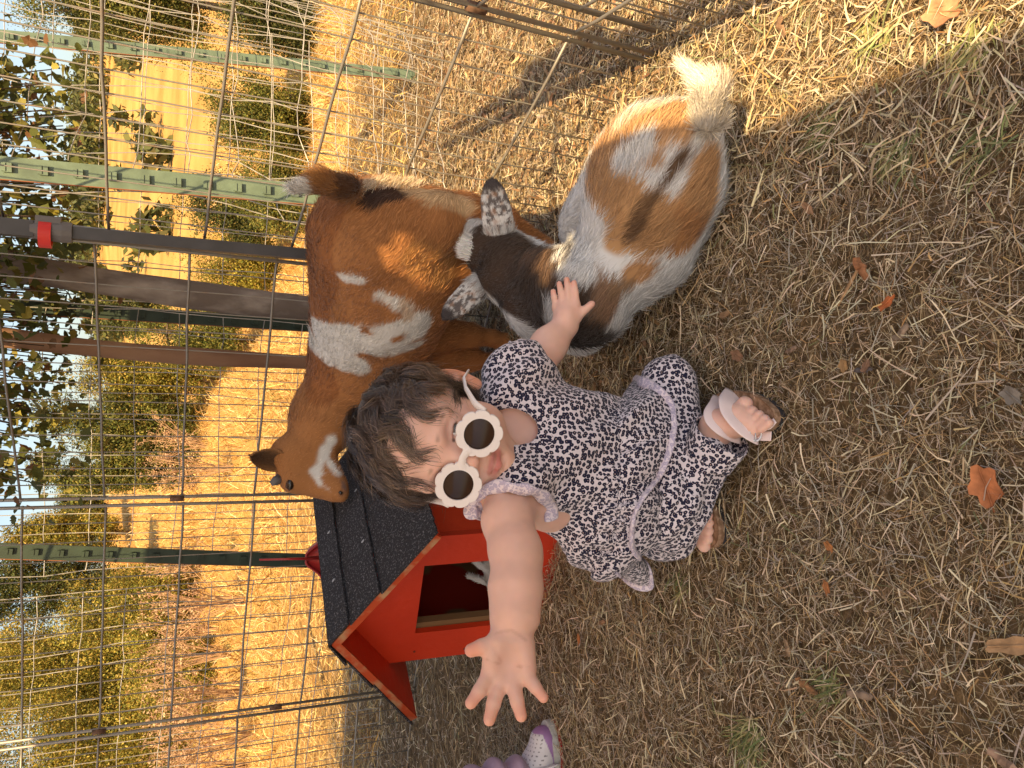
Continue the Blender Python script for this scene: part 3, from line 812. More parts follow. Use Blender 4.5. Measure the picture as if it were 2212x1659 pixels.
# red plastic seat behind the roof
def red_seat():
    b = AY(676, 1205, 1.72); root = empty('plastic_toy', (b[0], b[1], 0), 'red plastic toy scoop sticking up behind the black roof', 'toy')
    RP = M('red_plastic', (.42, .03, .03), .35, spec=.5)
    m = MB()
    c0 = AY(690, 1205, 1.72)
    for s in (-1, 1):
        pts = []
        for t in np.linspace(0, 1, 14):
            a = s * (.004 + .05 * t ** 1.3); z = c0[2] + .028 - .035 * t ** 1.2 + .006 * math.sin(t * 6)
            pts.append((a, z))
        V = []
        for a, z in pts: V += [(c0[0] + a, 1.72, z), (c0[0] + a * .96, 1.72 + .05, z - .012), (c0[0] + a * .9, 1.73, z - .10), (c0[0] + a * .9, 1.78, z - .10)]
        F = []
        for i in range(13):
            q = i * 4; F += [(q, q + 4, q + 5, q + 1), (q, q + 2, q + 6, q + 4), (q + 1, q + 5, q + 7, q + 3)]
        m.add(V, F)
        m.tube([(c0[0] + a, 1.718, z) for a, z in pts], .003, 6)
    m.tube([(c0[0] + .012, 1.72, c0[2] - .1), (c0[0], 1.72, .0)], .012, 8)
    m.build('scoop', RP, root, smooth=True)
    m = MB(); p = AY(690, 1206, 1.70); q = AY(560, 1209, 1.70); m.tube([p, q], [.0035, .002], 6); m.build('rim', RP, root, smooth=True)
red_seat()
# ============================================================ goats
FUR = M('goat_fur', attr=True, rough=.65, spec=.25, sheen=.2)
SKIN_ = M('goat_skin', attr=True, rough=.8, spec=.2)
HORN = M('horn', (.13, .12, .12), .5, noise=.4, nscale=60)
EYE = M('goat_eye', (.02, .012, .008), .08, spec=.8)
def fur(name, V, Q, C, root, n, L, W, flow, mask=None, lift=.35, curl=.25, parent=None):
    """hairs laid along flow(P, N) over the body surface"""
    N = vnormals(V, Q)
    fc = V[Q].mean(1); fn = N[Q].mean(1); area = np.linalg.norm(np.cross(V[Q[:, 2]] - V[Q[:, 0]], V[Q[:, 3]] - V[Q[:, 1]]), axis=1)
    w = area.copy()
    if mask is not None: w = w * mask(fc, fn)
    f = rng.choice(len(Q), n, p=w / w.sum()); b = rng.dirichlet((1, 1, 1, 1), n)
    P = (V[Q[f]] * b[..., None]).sum(1); Nn = nrm((N[Q[f]] * b[..., None]).sum(1)); c = (C[Q[f]] * b[..., None]).sum(1)
    d = flow(P, Nn); d = nrm(d - (d * Nn).sum(1, keepdims=True) * Nn)
    d = nrm(d + np.stack([NZ(P, 28), NZ2(P, 28), NZ3(P, 28)], 1) * curl + rng.normal(0, .16, P.shape))
    ln = (L(P) if callable(L) else np.full(n, L)) * rng.uniform(.6, 1.2, n)
    dd = nrm(d + Nn * lift * rng.uniform(.5, 1.5, (n, 1)))
    side = nrm(Nn + rng.normal(0, .35, P.shape))
    cc = np.clip(c * rng.uniform(.72, 1.28, (n, 1)), 0, 1)
    Vf, Ff, Cf = ribbons(P - Nn * .0006, dd, side, ln, np.full(n, W) * rng.uniform(.7, 1.3, n), cc, -Nn * lift * .55 + rng.normal(0, .06, P.shape), 2, .12)
    return mesh_np(name, Vf, Ff, FUR, parent or root, col=Cf, smooth=False)
def patches(P, base, items, wob=.006, nscale=22, edge=.003):
    C = np.tile(np.asarray(base, float), (len(P), 1))
    nz = wob * (NZ2(P, nscale) + .5 * NZ(P, nscale * 2.7))
    for pts, r, col in items:
        d = seg_dist(P, pts) + nz
        a = sst(r + edge, r - edge, d)[:, None]
        C = C * (1 - a) + np.asarray(col) * a
    return C
ORANGE = (.42, .18, .066); RED_O = (.33, .125, .042); WHITE = (.74, .71, .67); DKB = (.045, .026, .016); CREAM = (.62, .42, .24); TAN = (.50, .28, .13)

def goat_one():
    root = empty('goat', (.15, 1.35, 0), 'standing reddish brown goat with white patches resting its head on the black roof', 'goat')
    Q3 = lambda x, y, Y: AY(x, y, Y)
    B = Body((-.36, 1.02, -.01), (.42, 1.68, .56), .0040)
    k = .035
    rump = Q3(808, 512, 1.24); mid = Q3(828, 610, 1.34); sh = Q3(800, 765, 1.47)
    ax = nrm(sh - rump)
    # trunk
    B.ell(rump + [0, .005, -.005], (.080, .10, .100), k=k)
    B.rc(rump + [0, 0, 0], mid, .090, .118, k=k); B.rc(mid + [0, 0, -.012], sh + [0, 0, .0], .122, .104, k=k)
    B.rc(rump + [0, 0, .022], Q3(745, 760, 1.47), .070, .062, k=k)
    # neck and head in profile
    n0 = Q3(765, 800, 1.49); n1 = Q3(705, 900, 1.49); n2 = Q3(662, 975, 1.47)
    B.chain([n0, n1, n2], [.084, .061, .045], k=.03)
    hk = .012
    poll = Q3(628, 985, 1.465); brow = Q3(640, 1030, 1.455); muz = Q3(718, 1066, 1.415); jaw = Q3(688, 985, 1.46); jaw2 = Q3(735, 1045, 1.415)
    B.rc(poll, brow, .037, .031, k=.02); B.rc(brow, muz, .029, .0145, k=hk); B.rc(jaw, jaw2, .032, .0125, k=.018)
    B.rc((brow + jaw) / 2, (muz + jaw2) / 2, .030, .0145, k=.015)
    B.ell(Q3(738, 1068, 1.41), (.015, .015, .013), k=.008)
    e = Q3(625, 1046, 1.43)
    # legs (near hind, far hind, front pair)
    B.chain([Q3(815, 500, 1.20), Q3(925, 482, 1.19), Q3(1000, 470, 1.20)], [.066, .050, .036], k=.035)
    B.chain([Q3(1000, 470, 1.20), Q3(1085, 480, 1.25), Q3(1120, 500, 1.262)], [.040, .029, .021], k=.015)
    B.chain([Q3(1120, 500, 1.262), Q3(1185, 535, 1.272), G(1205, 545, .008)], [.021, .0165, .018], k=.01)
    B.chain([Q3(860, 560, 1.27), Q3(1010, 560, 1.30), Q3(1100, 535, 1.35), Q3(1130, 525, 1.37), Q3(1175, 560, 1.37)], [.09, .055, .027, .022, .017], k=.025)
    for (y, Y, xb) in ((722, 1.45, 1085), (772, 1.50, 1092)):
        B.chain([Q3(860, y + 10, Y), Q3(960, y + 2, Y), Q3(1010, y + 3, Y), Q3(1062, y + 8, Y)], [.060, .030, .0225, .0165], k=.025)
        B.chain([Q3(1062, y + 8, Y), G(xb + 5, y + 16, .014)], [.0165, .020], k=.01)
    B.displace(.0025, 30)
    V, Q = B.mesh(2)
    S, bvh = surf_fn(V, Q)
    s_ = lambda *pp: [S(x, y) for x, y in pp if S(x, y) is not None]
    it = [(s_((700, 470), (690, 600), (668, 740), (690, 830)), .040, RED_O),
          (s_((690, 725), (760, 735), (840, 730), (890, 715)), .034, WHITE), (s_((670, 735), (720, 770), (770, 790)), .024, WHITE), (s_((820, 760), (900, 745)), .016, WHITE), (s_((665, 730),), .015, WHITE),
          (s_((788, 716), (800, 722)), .0095, ORANGE), (s_((852, 735), (862, 733)), .009, ORANGE),
          (s_((748, 603), (775, 608)), .0125, WHITE), (s_((822, 640), (848, 652), (872, 668)), .014, WHITE), (s_((868, 655), (880, 690)), .009, (.6, .45, .33)),
          (s_((860, 405), (930, 430), (1000, 440)), .02, CREAM), (s_((960, 590), (900, 560)), .03, (.48, .23, .08)),
          (s_((742, 405), (800, 432), (850, 425)), .020, (.06, .03, .02)),
          (s_((716, 952), (698, 990), (680, 1020), (692, 1032)), .0105, WHITE), (s_((712, 1000), (728, 1020)), .009, WHITE), (s_((703, 1033),), .0085, ORANGE), (s_((690, 1043), (724, 1068)), .0035, WHITE),
          (s_((738, 1042), (741, 1052)), .005, (.20, .12, .10)), (s_((735, 1066),), .006, (.16, .09, .07))]
    it = [x for x in it if x[0]]
    C = patches(V, ORANGE, it, .007, 30, .0045)
    C *= (1 + .16 * NZ(V, 14))[:, None]
    body = mesh_np('body', V, Q, SKIN_, root, col=C * .85)
    tail0, tail1, tail2 = Q3(752, 405, 1.13), Q3(690, 392, 1.11), Q3(640, 410, 1.10)
    def flow(P, N):
        d = np.tile(nrm(rump - sh + [0, 0, -.03]), (len(P), 1))
        hd = sst(.0, -.07, P[:, 0])[:, None] * sst(.30, .34, P[:, 2])[:, None]
        d = d * (1 - hd) + hd * nrm(n0 - poll)
        lg = sst(.26, .17, P[:, 2])[:, None]
        return nrm(d + lg * np.array([0, 0, -1.6]) + np.array([0, 0, -.35]))
    hl = lambda P: np.where(P[:, 0] < -.09, .007, np.where(P[:, 2] < .2, .011, .0155))
    fur('coat', V, Q, C, root, 90000, hl, .0010, flow, lift=.28)
    # tail
    TB = Body(np.minimum(np.minimum(tail0, tail1), tail2) - .06, np.maximum(np.maximum(tail0, tail1), tail2) + .06, .003)
    TB.chain([tail0, tail1, tail2], [.017, .0145, .006], k=.008)
    Vt, Qt = TB.mesh(1)
    Ct = patches(Vt, (.36, .16, .05), [([tail2, tail2 * .7 + tail1 * .3], .018, WHITE), ([tail0 + [0, -.02, 0]], .02, (.12, .05, .02))], .004, 40)
    t = mesh_np('tail', Vt, Qt, SKIN_, root, col=Ct)
    tf = lambda P, N: np.tile(nrm(tail2 - tail0), (len(P), 1)) + np.array([.0, 0, .0]) + np.stack([(P[:, 0] - tail0[0]) * 0 + .25, 0 * P[:, 0], 0 * P[:, 0]], 1)
    fur('tail_hair', Vt, Qt, Ct, root, 5500, .022, .0009, tf, lift=.4)
    # rump fringe: long pale hairs catching the sun
    n = 1600; tt = rng.random(n); a, b = Q3(745, 402, 1.15), Q3(900, 400, 1.17)
    P = a + (b - a) * tt[:, None] + rng.normal(0, .006, (n, 3))
    P = np.array([np.array(bvh.find_nearest(Vector(p))[0]) for p in P])
    dd = nrm(np.array([.8, -.2, -.05]) + rng.normal(0, .25, (n, 3)))
    Vf, Ff, Cf = ribbons(P, dd, nrm(rng.normal(0, 1, (n, 3))), rng.uniform(.008, .020, n), np.full(n, .0007), palette(n, [(.72, .58, .42), (.55, .33, .16)], (3, 1)), np.tile([0, 0, -.4], (n, 1)), 3, .1)
    mesh_np('rump_fringe', Vf, Ff, FUR, root, col=Cf)
    # ears, horn bud, eye, nostril, hooves
    def ear(base, tip, nrmv, w, name='ear', cin=(.10, .05, .025), cout=(.42, .2, .08)):
        ax_ = tip - base; L = np.linalg.norm(ax_); ax_ = ax_ / L; sd = nrm(np.cross(ax_, nrmv)); nv = np.cross(sd, ax_)
        if nv @ nrmv < 0: nv = -nv
        m_, n_ = 16, 11; VV = []; CC = []
        for layer in (0, 1):
            for i in range(m_):
                t_ = i / (m_ - 1); ww = w * (math.sin(math.pi * (t_ * .80 + .17)) ** .75) * (1 if t_ < .97 else .4)
                for j in range(n_):
                    s1 = (j / (n_ - 1) * 2 - 1)
                    cup = .42 * (1 - .55 * t_)
                    VV.append(base + ax_ * L * t_ + sd * ww * s1 * (1 - .15 * cup) + nv * (w * cup * (abs(s1) ** 1.6 - .5) * 1.3 + (-.0022 if layer else 0) - .006 * math.sin(math.pi * t_)))
                    CC.append(np.array(cout) if layer else (np.array(cin) * (1 - abs(s1) ** 3) + np.array(cout) * .8 * abs(s1) ** 3))
        F_ = []
        for l in (0, 1):
            o_ = l * m_ * n_
            for i in range(m_ - 1):
                for j in range(n_ - 1):
                    q = (o_ + i * n_ + j, o_ + i * n_ + j + 1, o_ + (i + 1) * n_ + j + 1, o_ + (i + 1) * n_ + j); F_.append(q if l else q[::-1])
        o_ = m_ * n_
        for i in range(m_ - 1):
            for j in (0, n_ - 1): F_.append((i * n_ + j, (i + 1) * n_ + j, o_ + (i + 1) * n_ + j, o_ + i * n_ + j))
        for j in range(n_ - 1): F_.append(((m_ - 1) * n_ + j, (m_ - 1) * n_ + j + 1, o_ + (m_ - 1) * n_ + j + 1, o_ + (m_ - 1) * n_ + j))
        VV = np.array(VV); F_ = np.array(F_); CC = np.array(CC)
        e_ = mesh_np(name, VV, F_, SKIN_, root, col=CC)
        fur('ear_hair', VV, F_, CC, root, 3500, .006, .0007, lambda P, N: np.tile(ax_, (len(P), 1)), lift=.3)
        return e_
    goat_one.ear = ear
    ear(Q3(622, 1002, 1.445), Q3(541, 986, 1.42), np.array([-.25, -1, .1]), .0225)
    m = MB(); h0 = Q3(606, 1032, 1.448); m.tube([h0, h0 + [-.006, -.004, .010], h0 + [-.010, -.005, .017]], [.0095, .0085, .0045], 10); m.build('horn_bud', HORN, root, smooth=True)
    ex = S(627, 1047); ex = e if ex is None else ex
    EB = Body(ex - .03, ex + .03, .0012); EB.ell(ex + [0, .003, 0], (.0105, .009, .0075), k=0)
    Ve, Qe = EB.mesh(1); mesh_np('eye', Ve, Qe, EYE, root)
    LB = Body(ex - .03, ex + .03, .0012); LB.chain([ex + [-.010, 0, .001], ex + [-.003, -.003, .0062], ex + [.007, -.002, .005]], [.0016, .0028, .0016], k=.002)
    Ve, Qe = LB.mesh(1); mesh_np('eyelid', Ve, Qe, M('goat_lid', (.09, .045, .03), .8), root)
    nx = S(737, 1064)
    if nx is not None:
        m = MB(); m.tube([nx + [.002, -.001, .004], nx + [-.002, -.002, -.001]], [.0025, .0032], 8); m.build('nostril', EYE, root, smooth=True)
    for p in (G(1207, 546, .006), G(1096, 738, .006), G(1098, 789, .006)):
        m = MB()
        for s in (-.009, .009):
            m.tube([p + [s, 0, -.004], p + [s * .9, -.004, .012]], [.0125, .0095], 8)
        m.build('hoof', M('hoof', (.05, .04, .035), .7) if 'hoof' not in bpy.data.materials else bpy.data.materials['hoof'], root, smooth=True)
    return S, bvh
S1, BV1 = goat_one()

def goat_two():
    root = empty('goat', (.2, .78, 0), 'white and tan goat with dark brown head lying down, patted by the toddler', 'goat')
    B = Body((-.02, .50, -.01), (.50, 1.22, .40), .0038)
    k = .03
    tb = G(1462, 285, .095); r1 = G(1425, 345, .085); mid = G(1388, 445, .088); ch = G(1335, 575, .09); bk = G(1260, 640, .125)
    B.chain([tb + [-.01, 0, 0], r1, mid, ch], [.044, .064, .072, .058], k=k)
    B.rc(ch, G(1245, 645, .15), .062, .052, k=k)
    B.ell(G(1410, 385, .075), (.078, .102, .075), k=.03)
    B.rc(G(1470, 410, .05), G(1420, 555, .055), .046, .043, k=.03)          # folded near side thigh and belly
    B.rc(G(1350, 350, .06), G(1290, 490, .07), .05, .06, k=.03)
    # shoulders, chest and dark neck rising away
    s0 = G(1260, 650, .14); n1 = AY(1185, 640, .995); n2 = AY(1120, 590, 1.065); hd = AY(1065, 545, 1.115)
    B.rc(G(1280, 670, .085), G(1250, 710, .055), .046, .044, k=.03)
    B.chain([s0, n1, n2], [.063, .062, .054], k=.022)
    B.rc(n2, hd, .052, .042, k=.02)
    mz = AY(1015, 500, 1.18); B.rc(hd, mz, .038, .024, k=.015)
    B.rc(AY(1100, 575, 1.09), AY(1100, 530, 1.10), .030, .024, k=.02)
    B.displace(.003, 26)
    V, Q = B.mesh(2); S, bvh = surf_fn(V, Q)
    s_ = lambda *pp: [S(x, y) for x, y in pp if S(x, y) is not None]
    W2 = (.70, .69, .68)
    it = [(s_((1290, 330), (1420, 300), (1550, 285)), .042, TAN), (s_((1480, 215), (1530, 235)), .03, (.72, .62, .50)), (s_((1400, 235), (1330, 280)), .02, (.72, .6, .45)),
          (s_((1285, 400), (1330, 440), (1370, 500)), .032, TAN), (s_((1350, 430), (1330, 520)), .022, TAN), (s_((1520, 380), (1500, 460), (1440, 490)), .030, TAN), (s_((1420, 480), (1470, 520)), .026, (.42, .2, .08)),
          (s_((1400, 470), (1400, 520)), .030, TAN),
          (s_((1385, 330), (1370, 345)), .018, W2), (s_((1440, 340), (1460, 400)), .012, W2), (s_((1480, 340), (1450, 370), (1430, 400)), .012, W2), (s_((1340, 360),), .02, W2),
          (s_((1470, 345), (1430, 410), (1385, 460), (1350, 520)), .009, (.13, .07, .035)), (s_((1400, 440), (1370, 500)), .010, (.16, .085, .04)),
          (s_((1360, 600), (1380, 590)), .016, (.45, .24, .11)), (s_((1275, 630), (1310, 650), (1290, 700)), .020, (.26, .15, .09)), (s_((1325, 640), (1345, 630)), .012, (.3, .18, .1)), (s_((1270, 575), (1290, 590)), .010, (.34, .2, .11)),
          (s_((1190, 560), (1185, 690)), .028, DKB), (s_((1230, 735), (1270, 745), (1290, 760)), .040, DKB),
          (s_((1180, 640), (1120, 600), (1065, 560), (1030, 540)), .058, (.06, .035, .022)), (s_((1185, 600), (1140, 560)), .02, (.13, .07, .04)),
          (s_((1190, 675), (1195, 700)), .013, W2), (s_((1190, 575), (1200, 560)), .011, W2), (s_((1240, 590),), .03, W2),
          (s_((1008, 515), (1002, 535), (1000, 555)), .011, WHITE)]
    it = [x for x in it if x[0]]
    C = patches(V, W2, it, .007, 26, .005); C *= (1 + .10 * NZ(V, 18))[:, None]
    mesh_np('body', V, Q, SKIN_, root, col=C * .9)
    tail_d = nrm(G(1500, 200, .1) - G(1300, 620, .12))
    def flow(P, N):
        hd_ = sst(.93, 1.0, P[:, 1])[:, None]
        d = tail_d + (N * [1, 1, 0]) * .35
        return nrm(d * (1 - hd_) + hd_ * nrm(np.array([.1, -.6, -.7])))
    hl = lambda P: np.where(P[:, 1] > 1.0, .013, .023)
    fur('coat', V, Q, C, root, 90000, hl, .0009, flow, lift=.26, curl=.35)
    # tail: white tuft
    a, b, c = G(1530, 255, .095), G(1535, 195, .115), G(1485, 148, .13)
    TB = Body(np.min([a, b, c], 0) - .06, np.max([a, b, c], 0) + .06, .003); TB.chain([a, b, c], [.016, .014, .005], k=.01)
    Vt, Qt = TB.mesh(1); Ct = np.tile((.76, .68, .58), (len(Vt), 1))
    mesh_np('tail', Vt, Qt, SKIN_, root, col=Ct)
    tdir = nrm(c - a)
    def tfl(P, N):
        t = seg_dist(P, [a]); return nrm(np.where((P @ tdir)[:, None] < (b @ tdir), nrm(b - a), nrm(c - b)))
    fur('tail_hair', Vt, Qt, Ct, root, 6500, .025, .0009, tfl, lift=.4)
    # ears spread sideways, speckled
    def sp_ear(base, tip, nv, w):
        ax_ = tip - base; L = np.linalg.norm(ax_); ax_ = ax_ / L
        E = Body(np.minimum(base, tip) - .05, np.maximum(base, tip) + .05, .0022)
        sd = nrm(np.cross(ax_, nv)); nv = np.cross(sd, ax_); R = np.stack([ax_, sd, nv])
        E.ell(base + ax_ * L * .52, (L * .53, w, .0065), R, k=.006); E.ell(base + ax_ * L * .35, (L * .38, w * .95, .009), R, k=.006); E.rc(base - ax_ * .008, base + ax_ * L * .25, .013, .012, k=.012)
        E.ell(base + ax_ * L * .5 - nv * .011, (L * .40, w * .7, .009), R, k=.004, op='sub')
        Ve, Qe = E.mesh(1)
        t = (Ve - base) @ ax_ / L
        sp = sst(.05, .3, NZ(Ve, 260) + .5 * NZ2(Ve, 420) + (t - .45) * .9)[:, None]
        Ce = np.array([.62, .60, .58]) * (1 - sp) + np.array([.13, .11, .105]) * sp
        br = sst(.25, .5, NZ3(Ve, 200))[:, None] * .5; Ce = Ce * (1 - br) + np.array([.38, .20, .11]) * br
        tipd = sst(.80, .93, t)[:, None]; Ce = Ce * (1 - tipd) + np.array([.055, .045, .045]) * tipd
        mesh_np('ear', Ve, Qe, SKIN_, root, col=Ce)
        fur('ear_hair', Ve, Qe, Ce, root, 6000, lambda P: np.where((P - base) @ ax_ < L * .3, .014, .006), .0008, lambda P, N: np.tile(ax_, (len(P), 1)), lift=.25, curl=.1)
    sp_ear(AY(1085, 540, 1.085), AY(1062, 392, 1.06), np.array([0, -1, .6]), .0235)
    sp_ear(AY(1055, 598, 1.10), AY(962, 684, 1.10), np.array([0, -1, .6]), .0195)
    # blaze of longer white hair on the poll
    n = 700; base = S(1010, 540)
    if base is not None:
        P = base + rng.normal(0, .007, (n, 3)); P = np.array([np.array(bvh.find_nearest(Vector(p))[0]) for p in P])
        dd = nrm(np.array([.25, .2, 1.0]) + rng.normal(0, .25, (n, 3)))
        Vf, Ff, Cf = ribbons(P, dd, nrm(rng.normal(0, 1, (n, 3))), rng.uniform(.012, .026, n), np.full(n, .0010), palette(n, [(.8, .78, .75)], (1,)), np.tile([0, .2, -.3], (n, 1)), 2, .1)
        mesh_np('poll_tuft', Vf, Ff, FUR, root, col=Cf)
    for (x, y) in ((1012, 498), (1018, 560)):
        h = AY(x, y, 1.16); m = MB(); m.tube([h, h + [0, .002, .012]], [.006, .003], 8)
    return S, bvh
S2, BV2 = goat_two()

def small_animal():
    P, U, N, UP = HOUSE
    r_ = ray(1066, 1226); p_ = P(0, .062, 0); t_ = (p_ - C0) @ N / (r_ @ N); q_ = C0 + t_ * r_ - P(0, 0, 0); dx_ = q_ @ U + .058
    _P = P; P = lambda a, b, h: _P(a + dx_ + .012, b, h)
    c = P(-.055, .085, .05)
    root = empty('small_animal', tuple(P(-.055, .085, .012)), 'small white furry animal lying inside the red house, seen past the door jamb', 'animal')
    B = Body(c - .14, c + .14, .003)
    B.ell(c, (.052, .062, .042), k=.02); B.ell(P(-.035, .055, .060), (.030, .034, .030), k=.015); B.ell(P(-.030, .03, .052), (.016, .018, .015), k=.01)
    for s in (-.014, .014): B.rc(P(-.035 + s, .075, .085), P(-.035 + s * 1.6, .105, .115), .007, .005, k=.005)
    for s in (-.03, .03): B.rc(P(-.05 + s, .04, .02), P(-.05 + s, .02, .018), .012, .010, k=.008)
    V, Q = B.mesh(1); C = np.tile((.62, .62, .64), (len(V), 1)) * (1 + .15 * NZ(V, 40))[:, None]
    mesh_np('body', V, Q, SKIN_, root, col=C)
    fur('coat', V, Q, C, root, 9000, .010, .0010, lambda P_, N_: np.tile(N, (len(P_), 1)) + [0, 0, -.3], lift=.35)
    for s in (-1, 1):
        m = MB(); q = P(-.030 + s * .017, .042, .066); m.tube([q - .002 * U * s, q + .003 * U * s], [.003, .003], 8); m.build('eye', EYE, root, smooth=True)
small_animal()
# holes added in the canopy, placed to throw the light flecks on both goats
for f, x, y in ((S1, 935, 575), (S2, 1215, 552)):
    h = f(x, y)
    if h is not None:
        t = (CZ - h[2]) / -LDIR[2]; HOLES.append((np.array(h) - np.array(LDIR) * t, .033))
# ============================================================ the toddler
SKINM = M('skin', attr=True, rough=.5, spec=.35, sss=.35, bump=.00012, bscale=900)
SK = np.array((.78, .47, .37))
def leopard(name, base=(.72, .64, .67), ink=(.012, .013, .040), fill=(.40, .28, .24), scale=172, soft=0.0, rough=.85):
    m = bpy.data.materials.new(name); m.use_nodes = True; t = m.node_tree; L = t.links.new; b = t.nodes['Principled BSDF']
    b.inputs['Roughness'].default_value = rough; b.inputs['Specular IOR Level'].default_value = .15; b.inputs['Sheen Weight'].default_value = .15
    uv = t.nodes.new('ShaderNodeUVMap'); uv.uv_map = 'uv'
    nz = t.nodes.new('ShaderNodeTexNoise'); nz.inputs['Scale'].default_value = 260; nz.inputs['Detail'].default_value = 1
    L(uv.outputs[0], nz.inputs['Vector'])
    mxv = t.nodes.new('ShaderNodeMix'); mxv.data_type = 'VECTOR'; mxv.inputs[0].default_value = .0022
    L(uv.outputs[0], mxv.inputs[4]); L(nz.outputs['Color'], mxv.inputs[5])
    v = t.nodes.new('ShaderNodeTexVoronoi'); v.voronoi_dimensions = '2D'; v.inputs['Scale'].default_value = scale; v.inputs['Randomness'].default_value = .72
    L(mxv.outputs[1], v.inputs['Vector'])
    n2 = t.nodes.new('ShaderNodeTexNoise'); n2.inputs['Scale'].default_value = 330; n2.inputs['Detail'].default_value = 0; L(uv.outputs[0], n2.inputs['Vector'])
    ad = t.nodes.new('ShaderNodeMath'); ad.operation = 'MULTIPLY_ADD'; L(n2.outputs[0], ad.inputs[0]); ad.inputs[1].default_value = .26; L(v.outputs['Distance'], ad.inputs[2])
    r = t.nodes.new('ShaderNodeValToRGB'); cr_ = r.color_ramp; cr_.interpolation = 'LINEAR'
    el = cr_.elements; el[0].position = .19; el[0].color = (*fill, 1); el[1].position = .225; el[1].color = (*ink, 1)
    e = el.new(.545); e.color = (*ink, 1); e = el.new(.58); e.color = (*base, 1)
    L(ad.outputs[0], r.inputs[0])
    L(r.outputs[0], b.inputs['Base Color'])
    n3 = t.nodes.new('ShaderNodeTexNoise'); n3.inputs['Scale'].default_value = 1500; L(uv.outputs[0], n3.inputs['Vector'])
    bp = t.nodes.new('ShaderNodeBump'); bp.inputs['Distance'].default_value = .0003; L(n3.outputs[0], bp.inputs['Height']); L(bp.outputs[0], b.inputs['Normal'])
    return m
LEO = leopard('leopard_print')
LEOIN = leopard('leopard_reverse', (.78, .68, .73), (.50, .43, .55), (.72, .61, .66))
# flat patches of cloth coordinates: each face takes the nearest of 26 directions
_dirs = nrm(np.array([(a, b, c) for a in (-1, 0, 1) for b in (-1, 0, 1) for c in (-1, 0, 1) if (a, b, c) != (0, 0, 0)]))
def cloth_uv(V, Q):
    n = nrm(np.cross(V[Q[:, 2]] - V[Q[:, 0]], V[Q[:, 3]] - V[Q[:, 1]]))
    for _ in range(0): pass
    k = (n @ _dirs.T).argmax(1); d = _dirs[k]
    u = nrm(np.cross(d, np.array([.13, .05, 1.0]))); v = np.cross(d, u)
    P = V[Q]
    return np.stack([(P * u[:, None]).sum(-1) + k[:, None] * .37, (P * v[:, None]).sum(-1) + k[:, None] * .11], -1).reshape(-1, 2)
def cloth_mesh(name, V, Q, root, mat=None):
    # a broad normal field keeps the pieces large
    return mesh_np(name, V, Q, mat or LEO, root, uv=cloth_uv(V, Q))
def grid_sheet(P, th):
    """closed sheet from a (m,n,3) grid, thickness th"""
    m, n, _ = P.shape
    du = np.gradient(P, axis=0); dv = np.gradient(P, axis=1); N = nrm(np.cross(du, dv))
    V = np.concatenate([(P + N * th / 2).reshape(-1, 3), (P - N * th / 2).reshape(-1, 3)])
    i = (np.arange(m - 1)[:, None] * n + np.arange(n - 1)).ravel(); o = m * n
    Q = [np.stack([i, i + n, i + n + 1, i + 1], 1), np.stack([i + 1, i + n + 1, i + n, i], 1) + o]
    for a in (0, m - 1):
        j = a * n + np.arange(n - 1); q = np.stack([j, j + 1, j + 1 + o, j + o], 1); Q.append(q if a == 0 else q[:, ::-1])
    for a in (0, n - 1):
        j = np.arange(m - 1) * n + a; q = np.stack([j, j + o, j + n + o, j + n], 1); Q.append(q if a == 0 else q[:, ::-1])
    return V, np.concatenate(Q)

root = empty('person', (-.09, .84, 0), 'toddler in leopard print outfit and white flower sunglasses sitting cross-legged between goats and red house', 'person')
CHILD = root
Hc = D(940, 946, .885)
yaw, rl, pt = math.radians(11), math.radians(6), math.radians(-8)
Fh = np.array([-math.sin(yaw), -math.cos(yaw), 0.]); Lh = np.array([math.cos(yaw), -math.sin(yaw), 0.]); Uh = np.array([0, 0, 1.])
Fh, Uh = Fh * math.cos(pt) - Uh * math.sin(pt), Uh * math.cos(pt) + Fh * math.sin(pt)
Uh, Lh = Uh * math.cos(rl) + Lh * math.sin(rl), Lh * math.cos(rl) - Uh * math.sin(rl)
HS = 0.98
def HL(x, y, z): return Hc + HS * (x * Lh + y * Fh + z * Uh)
RH = np.stack([Lh, Fh, Uh])

